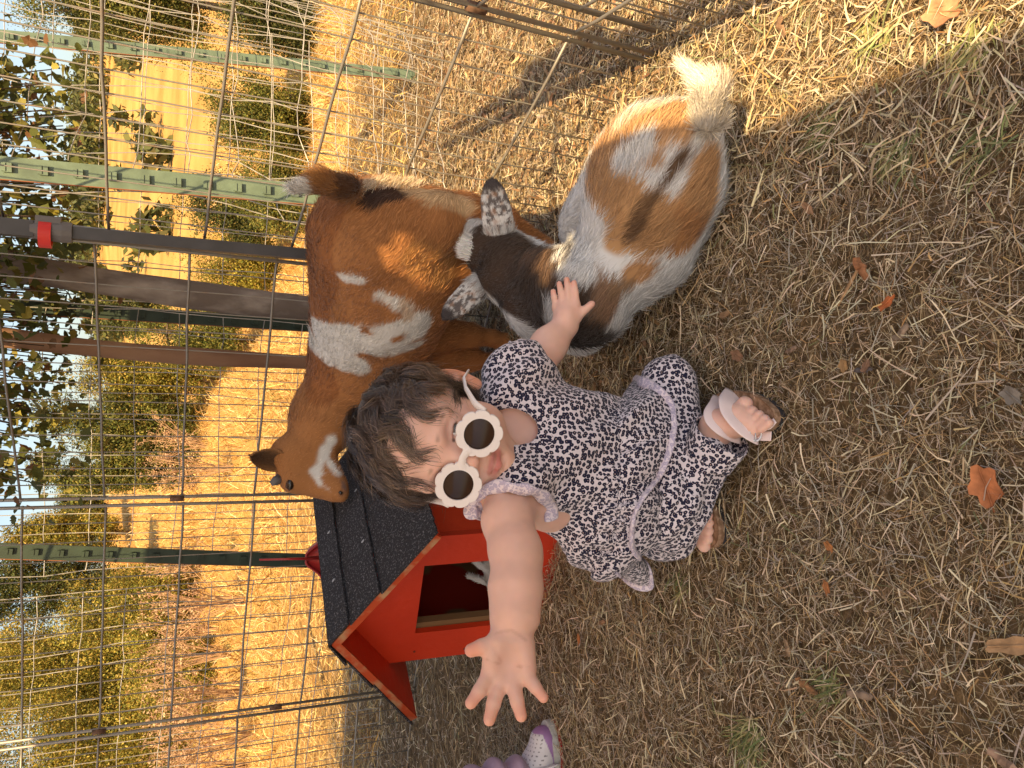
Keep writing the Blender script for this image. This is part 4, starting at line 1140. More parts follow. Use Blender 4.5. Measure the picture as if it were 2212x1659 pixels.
def child_body():
    B = Body((-.33, .54, -.01), (.17, 1.03, .50), .0018)
    e = B.ell
    # skull, face
    e(HL(0, -.012, .020), np.array((.069, .082, .068)) * HS, RH, k=.01)
    e(HL(0, .020, -.022), np.array((.054, .056, .058)) * HS, RH, k=.02)
    e(HL(0, .038, .028), np.array((.052, .036, .040)) * HS, RH, k=.015)
    for s in (-1, 1):
        e(HL(s * .031, .043, -.040), np.array((.0265, .0255, .025)) * HS, RH, k=.016)
        B.rc(HL(s * .014, .071, .012), HL(s * .040, .060, .010), .0075, .007, k=.012)
        e(HL(s * .029, .079, -.003), np.array((.013, .011, .0095)) * HS, RH, k=.012, op='sub')
        e(HL(s * .029, .0575, -.004), np.array((.0155, .0150, .0125)) * HS, RH, k=.004)
        e(HL(s * .029, .074, -.0035), np.array((.0110, .0080, .0034)) * HS, RH, k=.0012, op='sub')
    B.rc(HL(0, .045, -.066), HL(0, .060, -.068), .021, .0125, k=.018)
    B.rc(HL(0, .068, .004), HL(0, .080, -.022), .0065, .0072, k=.010)
    e(HL(0, .0835, -.0265), np.array((.0082, .0075, .0068)) * HS, RH, k=.006)
    for s in (-1, 1):
        e(HL(s * .0095, .0775, -.0290), np.array((.0062, .0068, .0058)) * HS, RH, k=.004)
        e(HL(s * .0050, .0835, -.0350), np.array((.0026, .0034, .0026)) * HS, RH, k=.002, op='sub')
    # mouth: muzzle swell, lips, parting line
    e(HL(0, .058, -.050), np.array((.024, .018, .018)) * HS, RH, k=.012)
    LIPY = .0775
    B.chain([HL(-.0165, LIPY - .0085, -.0515), HL(-.007, LIPY - .001, -.0475), HL(0, LIPY, -.0490), HL(.007, LIPY - .001, -.0475), HL(.0165, LIPY - .0085, -.0515)], [.0020, .0034, .0036, .0034, .0020], k=.003)
    B.chain([HL(-.015, LIPY - .0085, -.0535), HL(0, LIPY - .001, -.0565), HL(.015, LIPY - .0085, -.0535)], [.0022, .0052, .0022], k=.003)
    B.chain([HL(-.017, LIPY - .005, -.0518), HL(0, LIPY + .0045, -.0528), HL(.017, LIPY - .005, -.0518)], [.0005, .0009, .0005], k=.002, op='sub')
    e(HL(0, .074, -.0625), np.array((.012, .004, .003)) * HS, RH, k=.005, op='sub')
    # ears
    for s in (-1, 1):
        ax = nrm(Lh * s * .55 - Fh * .84); Re = np.stack([ax, nrm(np.cross(ax, Uh)), Uh]); Re[1] = nrm(np.cross(Re[2], Re[0]))
        c = HL(s * .071, -.008, -.012)
        e(c, (.0165, .0055, .0260), Re, k=.007)
        e(c + Re[0] * .0005 + (Lh * s) * .0055, (.0105, .0055, .0185), Re, k=.004, op='sub')
        e(c + Lh * s * -.002 - Uh * .021, (.008, .005, .008), Re, k=.005)
        B.rc(c + Lh * s * -.006, c, .009, .008, k=.006)
    # neck, shoulders, trunk
    nk = D(1110, 955, .925)
    B.rc(HL(0, -.022, -.050), nk + [0, .005, -.005], .036, .038, k=.014)
    shL, shR = D(1112, 838, .915), D(1108, 1078, .865)
    B.rc(nk + [0, .012, -.024], shL, .032, .029, k=.03); B.rc(nk + [0, .012, -.024], shR, .032, .027, k=.03)
    B.rc(D(1150, 1080, .895), D(1185, 1095, .925), .030, .030, k=.02)
    ch, wa, pv = D(1190, 970, .945), D(1320, 1015, .975), D(1385, 1030, .99)
    B.rc(ch, wa, .058, .055, k=.03); B.rc(wa, D(1385, 1030, 1.02), .048, .045, k=.03)
    # her right arm, reaching out to the picture's lower edge
    arm = [shR, D(1096, 1125, .838), D(1113, 1190, .815), D(1117, 1212, .808), D(1114, 1270, .798), D(1112, 1330, .79), D(1102, 1366, .787)]
    B.chain(arm, [.027, .0262, .0262, .0235, .0258, .0230, .0180], k=.010)
    d = .785
    pal = {'i': (1059, 1455), 'm': (1082, 1470), 'r': (1108, 1472), 'p': (1134, 1455)}
    wr = D(1102, 1372, d + .002)
    for k_, r_ in (('i', .0105), ('m', .0105), ('r', .0105), ('p', .0102)):
        B.rc(D(pal[k_][0] * .35 + 1102 * .65, pal[k_][1] * .35 + 1375 * .65, d), D(*pal[k_], d - .004), .0125, r_ * .86, k=.008)
    B.rc(D(1128, 1395, d - .003), D(1134, 1440, d - .004), .0125, .0105, k=.008)       # heel of the hand
    B.rc(D(1078, 1392, d - .005), D(1064, 1425, d - .006), .0125, .009, k=.008)       # ball of the thumb
    e(D(1098, 1432, d - .022), (.016, .011, .012), None, k=.008, op='sub')
    F = {'thumb': [(1068, 1392), (1042, 1397), (1018, 1405)], 'i': [pal['i'], (1036, 1492), (1017, 1519)], 'm': [pal['m'], (1066, 1520), (1057, 1555)],
         'r': [pal['r'], (1117, 1515), (1126, 1547)], 'p': [pal['p'], (1156, 1484), (1174, 1507)]}
    FR = {'thumb': (.0098, .0072, .0066), 'i': (.0072, .0063, .0056), 'm': (.0073, .0064, .0057), 'r': (.0071, .0062, .0055), 'p': (.0066, .0056, .0050)}
    for k_, P in F.items():
        dd = [d - .004, d - .012, d - .016] if k_ != 'thumb' else [d - .004, d - .008, d - .008]
        pts = [D(*p, q) for p, q in zip(P, dd)]
        B.chain(pts, FR[k_], k=.0035)
        if k_ != 'thumb':
            c = (pts[0] * .45 + pts[1] * .55); B.ell(c + nrm(c - C0) * -.0010, (.0058, .0058, .0058), k=.004)
    # creases
    for path in ([(1052, 1425), (1085, 1436), (1110, 1436)], [(1095, 1438), (1125, 1440), (1142, 1441)], [(1068, 1400), (1080, 1425), (1090, 1436)]):
        B.chain([D(*p, d - .017) for p in path], [.0014] * len(path), k=.003, op='sub')
    B.chain([D(1066, 1368, d - .018), D(1105, 1361, d - .021), D(1136, 1382, d - .018)], [.0016] * 3, k=.003, op='sub')
    # her left arm down to the goat
    def on(x, y, r):
        h = S2(x, y); h = AY(x, y, .93) if h is None else h
        return h - nrm(h - C0) * (r + .0035) + np.array([0, 0, .002])
    wl = on(1224, 703, .014)
    B.chain([shL, D(1150, 800, (np.linalg.norm(wl - C0) + .915) / 2 + .005), wl * .5 + D(1183, 748, np.linalg.norm(wl - C0) - .012) * .5 if False else D(1186, 745, np.linalg.norm(wl - C0) - .018), wl], [.030, .0245, .0225, .0165], k=.01)
    FL = {'thumb': [(1249, 684), (1267, 669), (1281, 657)], 'i': [(1247, 656), (1246, 632), (1243, 611)], 'm': [(1232, 653), (1230, 626), (1227, 604)],
          'r': [(1218, 655), (1215, 633), (1211, 613)], 'p': [(1205, 663), (1201, 645), (1198, 630)]}
    for k_, P in FL.items():
        r_ = (.0070, .0054, .0048) if k_ == 'thumb' else (.0050, .0044, .0039)
        pts = [on(*p, q) for p, q in zip(P, r_)]; B.chain(pts, r_, k=.0012)
        B.rc(wl * .55 + pts[0] * .45, pts[0] * .9 + wl * .1, .0105, .0066, k=.005)
    B.rc(wl, on(1228, 680, .0115), .015, .0130, k=.008)
    # feet
    for nm, hl, te in FEET:
        if nm == 'r':
            an = G(1549, 922, .046)
            B.rc(an, G(1592, 900, .034), .0185, .0150, k=.01); B.rc(an, G(1622, 922, .026), .016, .0115, k=.012); B.rc(G(1592, 896, .030), G(1632, 924, .024), .0125, .0100, k=.01)
            for (ax_, ay, tx, ty, tr) in ((1592, 892, 1609, 873, .0098), (1609, 908, 1625, 889, .0072), (1622, 916, 1640, 898, .0068), (1634, 922, 1652, 906, .0063), (1644, 927, 1661, 914, .0056)):
                B.rc(G(ax_, ay, .027), G(tx, ty, .0245), tr * .92, tr, k=.0012)
            B.rc(an, an + UPK['r'] * .05, .0175, .019, k=.012)
            continue
        t = te - hl; Lf = np.linalg.norm(t); t = t / Lf; s = nrm(np.cross([0, 0, 1.], t))
        z = lambda v, h: np.array([v[0], v[1], h])
        B.rc(z(hl + t * .016, .036), z(hl + t * Lf * .60, .026), .0185, .0165, k=.01)
        B.rc(z(hl + t * Lf * .62 - s * .011, .025), z(hl + t * Lf * .62 + s * .012, .022), .0135, .0115, k=.012)
        for q, (o, ln, r_) in enumerate(((-.0165, .90, .0085), (-.0045, .91, .0066), (.0055, .87, .0062), (.0145, .82, .0058), (.0220, .76, .0054))):
            if nm == 'r':
                tx, ty, tr = ((1607, 876, .0100), (1622, 894, .0074), (1637, 901, .0069), (1649, 908, .0064), (1659, 914, .0056))[q]
                tc = G(tx, ty, .026); B.rc(tc * .35 + z(hl + t * Lf * .50, .028) * .65, tc, tr * .9, tr, k=.0012); continue
            B.rc(z(hl + t * Lf * .66 + s * o * .8, .023), z(hl + t * (Lf * ln) + s * o, .0195 + r_ * .3), r_ * .9, r_, k=.0018)
        ak = z(hl + t * .020, .05); B.rc(ak, ak + UPK[nm] * .05, .0165, .0175, k=.012)
    V, Q = B.mesh(1)
    C = np.tile(SK, (len(V), 1)) * (1 + .04 * NZ(V, 60) + .03 * NZ2(V, 160))[:, None]
    def tint(pts, r, col, a):
        nonlocal C
        w = (sst(r, r * .25, seg_dist(V, pts)) * a)[:, None]; C = C * (1 - w) + np.array(col) * w
    for s in (-1, 1):
        tint([HL(s * .036, .062, -.036)], .028, (.68, .30, .22), .6)
        tint([HL(s * .029, .070, .006), HL(s * .029, .072, -.010)], .016, (.52, .30, .26), .55)
        tint([HL(s * .078, -.02, .012), HL(s * .076, -.01, -.03)], .022, (.74, .30, .18), .8)
        # soft eyebrows and lash line
        tint([HL(s * .017, .080, .0165), HL(s * .029, .078, .0185), HL(s * .043, .068, .0135)], .0038, (.24, .14, .10), .55)
        tint([HL(s * .017, .070, -.0035), HL(s * .028, .0745, .0005), HL(s * .041, .064, -.003)], .0026, (.05, .03, .025), .95)
    tint([HL(0, .088, -.027)], .012, (.70, .36, .25), .45)
    tint([HL(-.016, .070, -.0508), HL(-.007, .080, -.0478), HL(.007, .080, -.0478), HL(.016, .070, -.0508)], .0046, (.52, .20, .18), .95)
    tint([HL(-.012, .073, -.0545), HL(0, .081, -.0560), HL(.012, .073, -.0545)], .0060, (.56, .19, .165), 1)
    for P in F.values(): tint([D(*P[2], d - .012)], .016, (.80, .33, .22), .75)
    for P in F.values(): tint([D(*P[1], d - .008)], .005, (.52, .24, .19), .35)
    for P in FL.values(): tint([on(*P[2], .004)], .010, (.78, .34, .25), .6)
    for path in ([(1052, 1425), (1085, 1436), (1110, 1436)], [(1095, 1438), (1125, 1440), (1142, 1441)], [(1068, 1400), (1080, 1425), (1090, 1436)]):
        tint([D(*p, d - .013) for p in path], .0024, (.52, .25, .19), .5)
    tint([D(1095, 1400, d - .01)], .022, (.58, .34, .27), .5)
    tint([D(1131, 1396, d - .012), D(1133, 1402, d - .012)], .0012, (.05, .04, .05), .9)
    tint([D(1066, 1368, d - .015), D(1105, 1361, d - .017), D(1136, 1382, d - .015)], .0026, (.52, .28, .22), .4)
    o = mesh_np('body', V, Q, SKINM, root, col=C)
    return surf_fn(V, Q)
z3 = lambda g, h: np.array([g[0], g[1], h])
FEET = [('r', G(1546, 912), G(1668, 890)), ('l', G(1482, 1072), G(1536, 1130))]
FEET[0] = ('r', FEET[0][1], FEET[0][1] + nrm(FEET[0][2] - FEET[0][1]) * .116)
FEET[1] = ('l', FEET[1][1], FEET[1][1] + nrm(FEET[1][2] - FEET[1][1]) * .095)
UPK = {'r': nrm(G(1480, 1060, .075) - G(1550, 925, .05)), 'l': nrm(G(1455, 815, .07) - z3(FEET[1][1], .05))}
SB, BVB = child_body()

# nails, eyes
def eyes():
    for s in (-1, 1):
        c = HL(s * .029, .0578, -.0045)
        E = Body(c - .02, c + .02, .001); E.ell(c, (.0122,) * 3, k=0); V, Q = E.mesh(1)
        fr = nrm(C0 - c); a = np.degrees(np.arccos(np.clip(nrm(V - c) @ fr, -1, 1)))
        C = np.where((a < 14)[:, None], (.004, .004, .004), np.where((a < 30)[:, None], (.10, .055, .025), (.75, .72, .68)))
        mesh_np('eye', V, Q, M('eye_gloss', attr=True, rough=.08, spec=.8) if 'eye_gloss' not in bpy.data.materials else bpy.data.materials['eye_gloss'], root, col=C)
eyes()

# ------------------------------------------------------------ clothes
def trousers():
    parts = []
    B = Body((-.31, .58, -.008), (.13, 1.02, .22), .0026)
    pv = D(1385, 1030, .99); pv[2] = max(pv[2], .075)
    hipR, kneeR = z3(D(1390, 1080, .99), .080), G(1432, 1138, .060); ankR = G(1553, 948, .050)
    hipL, kneeL = z3(D(1380, 965, 1.0), .078), G(1440, 826, .056); ankL = z3(FEET[1][1] + UPK['l'] * .025, .040)
    B.rc(hipR, hipL, .062, .058, k=.02)
    B.rc(hipR, kneeR, .056, .046, k=.015); B.rc(hipL, kneeL, .054, .038, k=.02)
    mR = kneeR * .5 + ankR * .5
    B.chain([kneeR, mR + [0, 0, .002], ankR + nrm(kneeR - ankR) * .030], [.045, .040, .0330], k=.006)
    mL = kneeL * .5 + ankL * .5
    B.chain([kneeL, G(1462, 925, .045), ankL], [.035, .031, .024], k=.006)
    # folds running round the knees
    def folds(P):
        return 0
    m = np.abs(B.d) < .015; idx = np.argwhere(m); P = B.lo + idx * B.h
    fld = .0022 * np.sin((P[:, 0] * 60 + P[:, 2] * 150 + 2.5 * NZ(P, 16))) * (NZ2(P, 12) > -.1) + .0046 * NZ3(P, 24) + .0014 * NZ(P, 60)
    B.d[m] += fld.astype(np.float32)
    V, Q = B.mesh(2)
    cloth_mesh('trousers', V, Q, root)
    # open cuffs
    for nm, an, kn, r in (('r', ankR, mR, .0335), ('l', ankL, kneeL, .024)):
        ax = nrm(an - kn); c0 = an + nrm(kn - an) * .028; u = nrm(np.cross(ax, [0, 0, 1])); v = np.cross(ax, u)
        t = np.linspace(0, 1, 12); th = np.linspace(0, 2 * np.pi, 49)
        T, TH = np.meshgrid(t, th, indexing='ij')
        R = r * (1 + .04 * np.sin(3 * TH + 1) + .03 * np.sin(7 * TH) * T) + .003 * T
        Pg = c0 + (T * .036)[..., None] * ax + (R * np.cos(TH))[..., None] * u + (R * np.sin(TH) * .92)[..., None] * v
        Pg[..., 2] = np.maximum(Pg[..., 2], .008)
        V2, Q2 = grid_sheet(Pg, .0018); cloth_mesh('cuff', V2, Q2, root)
    return surf_fn(V, Q)
ST, BT = trousers()

def dress():
    B = Body((-.27, .62, .03), (.14, 1.02, .37), .0024)
    nk = D(1110, 955, .925); shL, shR = D(1112, 838, .915), D(1108, 1078, .865)
    ch, wa, pv = D(1185, 965, .945), D(1325, 1015, .975), D(1375, 1030, .985)
    B.rc(ch + (shL - shR) * .13, ch - (shL - shR) * .13, .060, .060, k=.02)
    B.rc(nk + (shL - nk) * .62 + [0, 0, -.008], ch, .037, .055, k=.025); B.rc(nk + (shR - nk) * .72 + [0, -.010, .0], ch, .041, .055, k=.025)
    sd = nrm(shL - shR)
    for s in (-.30, 0, .30):
        B.rc(ch + (shL - shR) * s * .6, wa + (shL - shR) * s * .9, .056, .052, k=.03)
    pb = D(1370, 1030, 1.015); B.rc(wa + sd * .030, pb + sd * .040, .050, .050, k=.03); B.rc(wa - sd * .034, pb - sd * .045, .050, .050, k=.03)
    B.rc(D(1235, 1130, .955), D(1300, 1180, .985), .030, .040, k=.03)
    # left sleeve, puffed and gathered
    e0, e1 = D(1108, 858, .915), D(1124, 806, .932)
    B.rc(e0, e1, .040, .0415, k=.022)
    aL = nrm(D(1150, 800, .95) - shL)
    # folds
    m = np.abs(B.d) < .02; idx = np.argwhere(m); P = B.lo + idx * B.h
    dw = (P - wa) @ nrm(ch - wa); lat = (P - wa) @ sd
    gather = np.exp(-(dw / .030) ** 2)
    fld = .0034 * gather * np.sin(lat * 420 + 3 * NZ(P, 20)) + .0052 * NZ2(P, 17) * (1 - .5 * gather) + .0030 * np.sin(lat * 95 + dw * 70 + 3 * NZ3(P, 11)) + .0016 * NZ(P, 48)
    slv = sst(.05, .02, seg_dist(P, [e1]))
    fld += slv * .0022 * np.sin((P @ np.array([230, 120, 60.])) + 2 * NZ(P, 30))
    B.d[m] += fld.astype(np.float32)
    # neckline and right arm hole
    B.ell(HL(.022, .004, -.088), (.032, .044, .032), k=.004, op='sub')
    B.rc(nk + [.006, -.006, .024], HL(.006, -.01, -.06), .029, .033, k=.004, op='sub')
    B.rc(D(1108, 1108, .86), D(1100, 1160, .83), .036, .040, k=.004, op='sub')
    B.rc(D(1160, 1092, .885), D(1166, 1122, .86), .019, .021, k=.006, op='sub')
    V, Q = B.mesh(2); cloth_mesh('dress', V, Q, root)
    SD, BD = surf_fn(V, Q)
    # skirt flaring from the gathered waist over the thighs
    hem = [(1372, 818), (1412, 838), (1447, 872), (1455, 915), (1447, 962), (1425, 1022), (1396, 1066), (1374, 1105), (1366, 1150), (1370, 1190), (1400, 1222), (1404, 1264), (1365, 1258), (1330, 1236)]
    hp = []
    for i, (x, y) in enumerate(hem):
        h = ST(x, y)
        if h is None or i >= 10: h = G(x, y, .055 if i in (10,) else (.035 if i < 12 else .05))
        else: h = h - nrm(h - C0) * .0065
        hp.append(h)
    hp = np.array(hp); t = np.linspace(0, len(hp) - 1, 120)
    def spl(A, t):
        i = np.clip(np.floor(t).astype(int), 0, len(A) - 2); f = (t - i)[:, None]
        a, b = A[i], A[i + 1]; p = A[np.maximum(i - 1, 0)]; n = A[np.minimum(i + 2, len(A) - 1)]
        return .5 * ((2 * a) + (b - p) * f + (2 * p - 5 * a + 4 * b - n) * f * f + (3 * a - p - 3 * b + n) * f ** 3)
    H_ = spl(hp, t)
    wst = [(1322, 905), (1334, 925), (1338, 948), (1340, 970), (1340, 995), (1340, 1020), (1338, 1045), (1336, 1070), (1332, 1095), (1328, 1120), (1322, 1145), (1312, 1168), (1300, 1185), (1290, 1195)]
    W_ = []
    for x, y in wst:
        h = SD(x, y); W_.append(D(x, y, .95) if h is None else h - nrm(h - C0) * .001)
    W_ = spl(np.array(W_), t)
    m_ = 26; s = np.linspace(0, 1, m_)
    Pg = W_[None] * (1 - s)[:, None, None] + H_[None] * s[:, None, None]
    out_ = nrm(C0 - np.array([-.09, .83, .1]) + np.array([0, 0, .25]))
    bul = (np.sin(np.pi * s) * .014)[:, None, None]
    ph = t * 2.6
    pl = (.0042 * np.sin(ph * 2.1 + 1.3 * np.sin(ph * .7)))[None, :, None] * (.25 + .75 * s)[:, None, None] * (1 - .55 * s ** 3)[:, None, None]
    Pg = Pg + out_ * (bul + pl)
    fl = Pg.reshape(-1, 3); Pg = Pg + (.0018 * NZ(fl, 45)).reshape(m_, 120, 1) * out_
    for i in range(m_):                       # lie on the trousers, never below them
        for j in range(120):
            q = Pg[i, j]; dv = q - C0; L = np.linalg.norm(dv)
            for bv in (BT, BD):
              hh = bv.ray_cast(Vector(C0), Vector(dv / L))
              if hh[0] is not None and (bv is BT or i > 3):
                lim = hh[3] - (.0045 if bv is BT else .0025)
                if L > lim: L = lim; Pg[i, j] = C0 + dv / np.linalg.norm(dv) * lim
    Pg[..., 2] = np.maximum(Pg[..., 2], .01)
    V2, Q2 = grid_sheet(Pg, .0016); cloth_mesh('dress_skirt', V2, Q2, root)
    # turned-up pale hem
    def band(pts, r, name='hem_band', fl=.45, n=10):
        m = MB(); m.tube(pts, r, n, flat=fl, ref=out_)
        V3 = np.concatenate(m.v); Q3 = np.array(m.f[4]); mesh_np(name, V3, Q3, LEOIN, root, uv=cloth_uv(V3, Q3))
    edge = Pg[-1] + out_ * .0025
    tt = np.linspace(0, 1, 120)
    band(edge, .0062 + .0012 * np.sin(tt * 23) - .003 * (tt > .9) * (tt - .9) * 10)
    # right arm hole frill
    def fit(x, y, d_):
        b_ = [np.linalg.norm(h - C0) for h in (SB(x, y), SD(x, y)) if h is not None]
        return D(x, y, min(b_ + [d_]) - .0035 if b_ else d_)
    fr = [fit(*p) for p in ((1020, 1118, .86), (1016, 1092, .852), (1026, 1070, .846), (1052, 1058, .842), (1084, 1050, .838), (1118, 1056, .845), (1150, 1060, .855), (1172, 1072, .865), (1190, 1094, .872), (1192, 1122, .88))]
    fr = spl(np.array(fr), np.linspace(0, 9, 60)); w = np.linspace(0, 1, 60)
    band(fr + out_[None] * (.002 * np.sin(w * 40))[:, None], .0075 + .0012 * np.sin(w * 34), 'sleeve_frill', .4)
    # the rest of the flutter sleeve behind the arm
    g0 = fr[:22]; g1 = np.array([D(1050 + 3 * i, 1128 - 1.0 * i, .880) for i in range(22)])
    S_ = np.linspace(0, 1, 8)[:, None, None]; Pg2 = g0[None] * (1 - S_) + g1[None] * S_
    V4, Q4 = grid_sheet(Pg2 + .002 * np.sin(np.arange(22) * 1.1)[None, :, None], .0016); mesh_np('sleeve_back', V4, Q4, LEOIN, root, uv=cloth_uv(V4, Q4))
    # left sleeve ruffle edge
    cen = D(1128, 797, .936); u = nrm(D(1190, 808, .94) - D(1060, 782, .935)); ax = nrm(D(1165, 765, .965) - cen); v = nrm(np.cross(ax, u)); u = np.cross(v, ax)
    th = np.linspace(0, 2 * np.pi, 97); T = np.linspace(0, 1, 10)
    TT, TH = np.meshgrid(T, th, indexing='ij')
    R = .0355 * (1 + .05 * np.sin(11 * TH) * TT) - .003 * np.sin(np.pi * TT)
    Pr = cen + ax * -.004 + (TT * .020)[..., None] * ax + (R * np.cos(TH))[..., None] * u + (R * .80 * np.sin(TH))[..., None] * v + (.003 * np.sin(9 * TH + 1) * TT)[..., None] * ax
    V5, Q5 = grid_sheet(Pr, .0016); cloth_mesh('sleeve', V5, Q5, root)
    # inside of the collar
    # pale collar binding
    ringp = []
    for a in np.linspace(-.2, 2 * np.pi - .2, 40):
        ringp.append(nk + [0, -.004, .004] + .040 * math.cos(a) * sd + .036 * math.sin(a) * nrm(np.cross(sd, [0, 0, 1])))
    m = MB(); m.tube(ringp, .0022, 8); V6 = np.concatenate(m.v); Q6 = np.array(m.f[4]); mesh_np('collar', V6, Q6, LEOIN, root, uv=cloth_uv(V6, Q6))
dress()

# ------------------------------------------------------------ sunglasses
def sunglasses():
    PLW = M('white_plastic', (.80, .72, .69), .42, spec=.5)
    LNS = M('dark_lens', (.035, .016, .010), .12, spec=.22)
    dL = np.linalg.norm(HL(.033, .090, -.020) - C0); dR = np.linalg.norm(HL(-.033, .090, -.020) - C0)
    cL, cR = D(1035, 937, dL), D(990, 1047, dR)
    X = nrm(cL - cR); nrmv = nrm(Fh + .18 * Uh); Yd = nrm(np.cross(nrmv, X)); Z = np.cross(X, Yd)
    Z = Z if Z @ nrmv > 0 else -Z
    g = bpy.data.objects.new('sunglasses', None); COL.objects.link(g); g.parent = root; g['label'] = 'white flower shaped sunglasses slipped down the nose'
    def plate(outline, hole, c, name, th=.0042):
        n = len(outline); V = []; 
        for k, (o_, z_) in enumerate(((outline * .975, th / 2), (outline, th / 2 - .0009), (outline, -th / 2 + .0009), (outline * .975, -th / 2), (hole, -th / 2), (hole, th / 2))):
            V.append(c + o_[:, :1] * X + o_[:, 1:] * Yd + Z * z_)
        V = np.concatenate(V); Q = []
        for k in range(6):
            a, b = k * n, ((k + 1) % 6) * n
            for i in range(n): Q.append((a + i, a + (i + 1) % n, b + (i + 1) % n, b + i))
        return V, np.array(Q)
    th = np.linspace(0, 2 * np.pi, 180, endpoint=False)
    lob = np.abs(np.sin(4.5 * th + .6)) ** .30
    R = .0258 * (.845 + .155 * lob)
    o_ = np.stack([R * np.cos(th), R * np.sin(th) * .97], 1); h_ = np.stack([.0168 * np.cos(th), .0158 * np.sin(th)], 1)
    Vs, Qs = [], []; n0 = 0
    for c in (cL, cR):
        V, Q = plate(o_, h_, c, 'f'); Vs.append(V); Qs.append(Q + n0); n0 += len(V)
    me = MB()
    a, b = cR + X * .0225, cL - X * .0225
    off = -Yd if (Yd @ Uh) < 0 else Yd
    me.tube([a + off * .002 - X * .003, a + off * .005 + Z * .001, (a + b) / 2 + off * .0065 + Z * .0015, b + off * .005 + Z * .001, b + off * .002 + X * .003], [.0064, .0048, .0040, .0048, .0064], 12, flat=.45, ref=Z)
    V = np.concatenate(me.v); Q4_ = np.array(me.f[4]) if me.f[4] else np.zeros((0, 4), int); Q3_ = np.array(me.f[3])
    frame = mesh_np('frame', np.concatenate(Vs + [V]), [np.concatenate(Qs + [Q4_ + n0]), Q3_ + n0], PLW, g, smooth=False)
    for c in (cL, cR):
        n = 60; t = np.linspace(0, 2 * np.pi, n, endpoint=False); m = MB()
        ring = [c + .0172 * math.cos(q) * X + .0162 * math.sin(q) * Yd - Z * .0002 for q in t]; ring2 = [c + .011 * math.cos(q) * X + .0105 * math.sin(q) * Yd + Z * .0012 for q in t]
        m.add(np.array(ring + ring2 + [c + Z * .0018]), [(i, (i + 1) % n, n + (i + 1) % n, n + i) for i in range(n)] + [(n + i, n + (i + 1) % n, 2 * n) for i in range(n)])
        m.build('lens', LNS, g, smooth=True)
    # arms
    P = [cL + X * .0235 + off * .003 - Z * .001, D(1026, 872, dL + .004), D(1006, 838, dL + .030), D(1002, 816, dL + .045), D(1012, 800, dL + .052)]
    m = MB(); t = np.linspace(0, 1, 5); m.tube(P, [.0048, .0042, .0032, .0030, .0026], 10, flat=.5, ref=Uh); m.build('temple_arm', PLW, g, smooth=True)
    e = HL(-.074, .0, .004)
    m = MB(); m.tube([cR - X * .0235 + off * .002, cR - X * .027 - Fh * .012 + off * .004, e], [.0042, .0034, .003], 10, flat=.5, ref=Uh); m.build('temple_arm', PLW, g, smooth=True)
sunglasses()

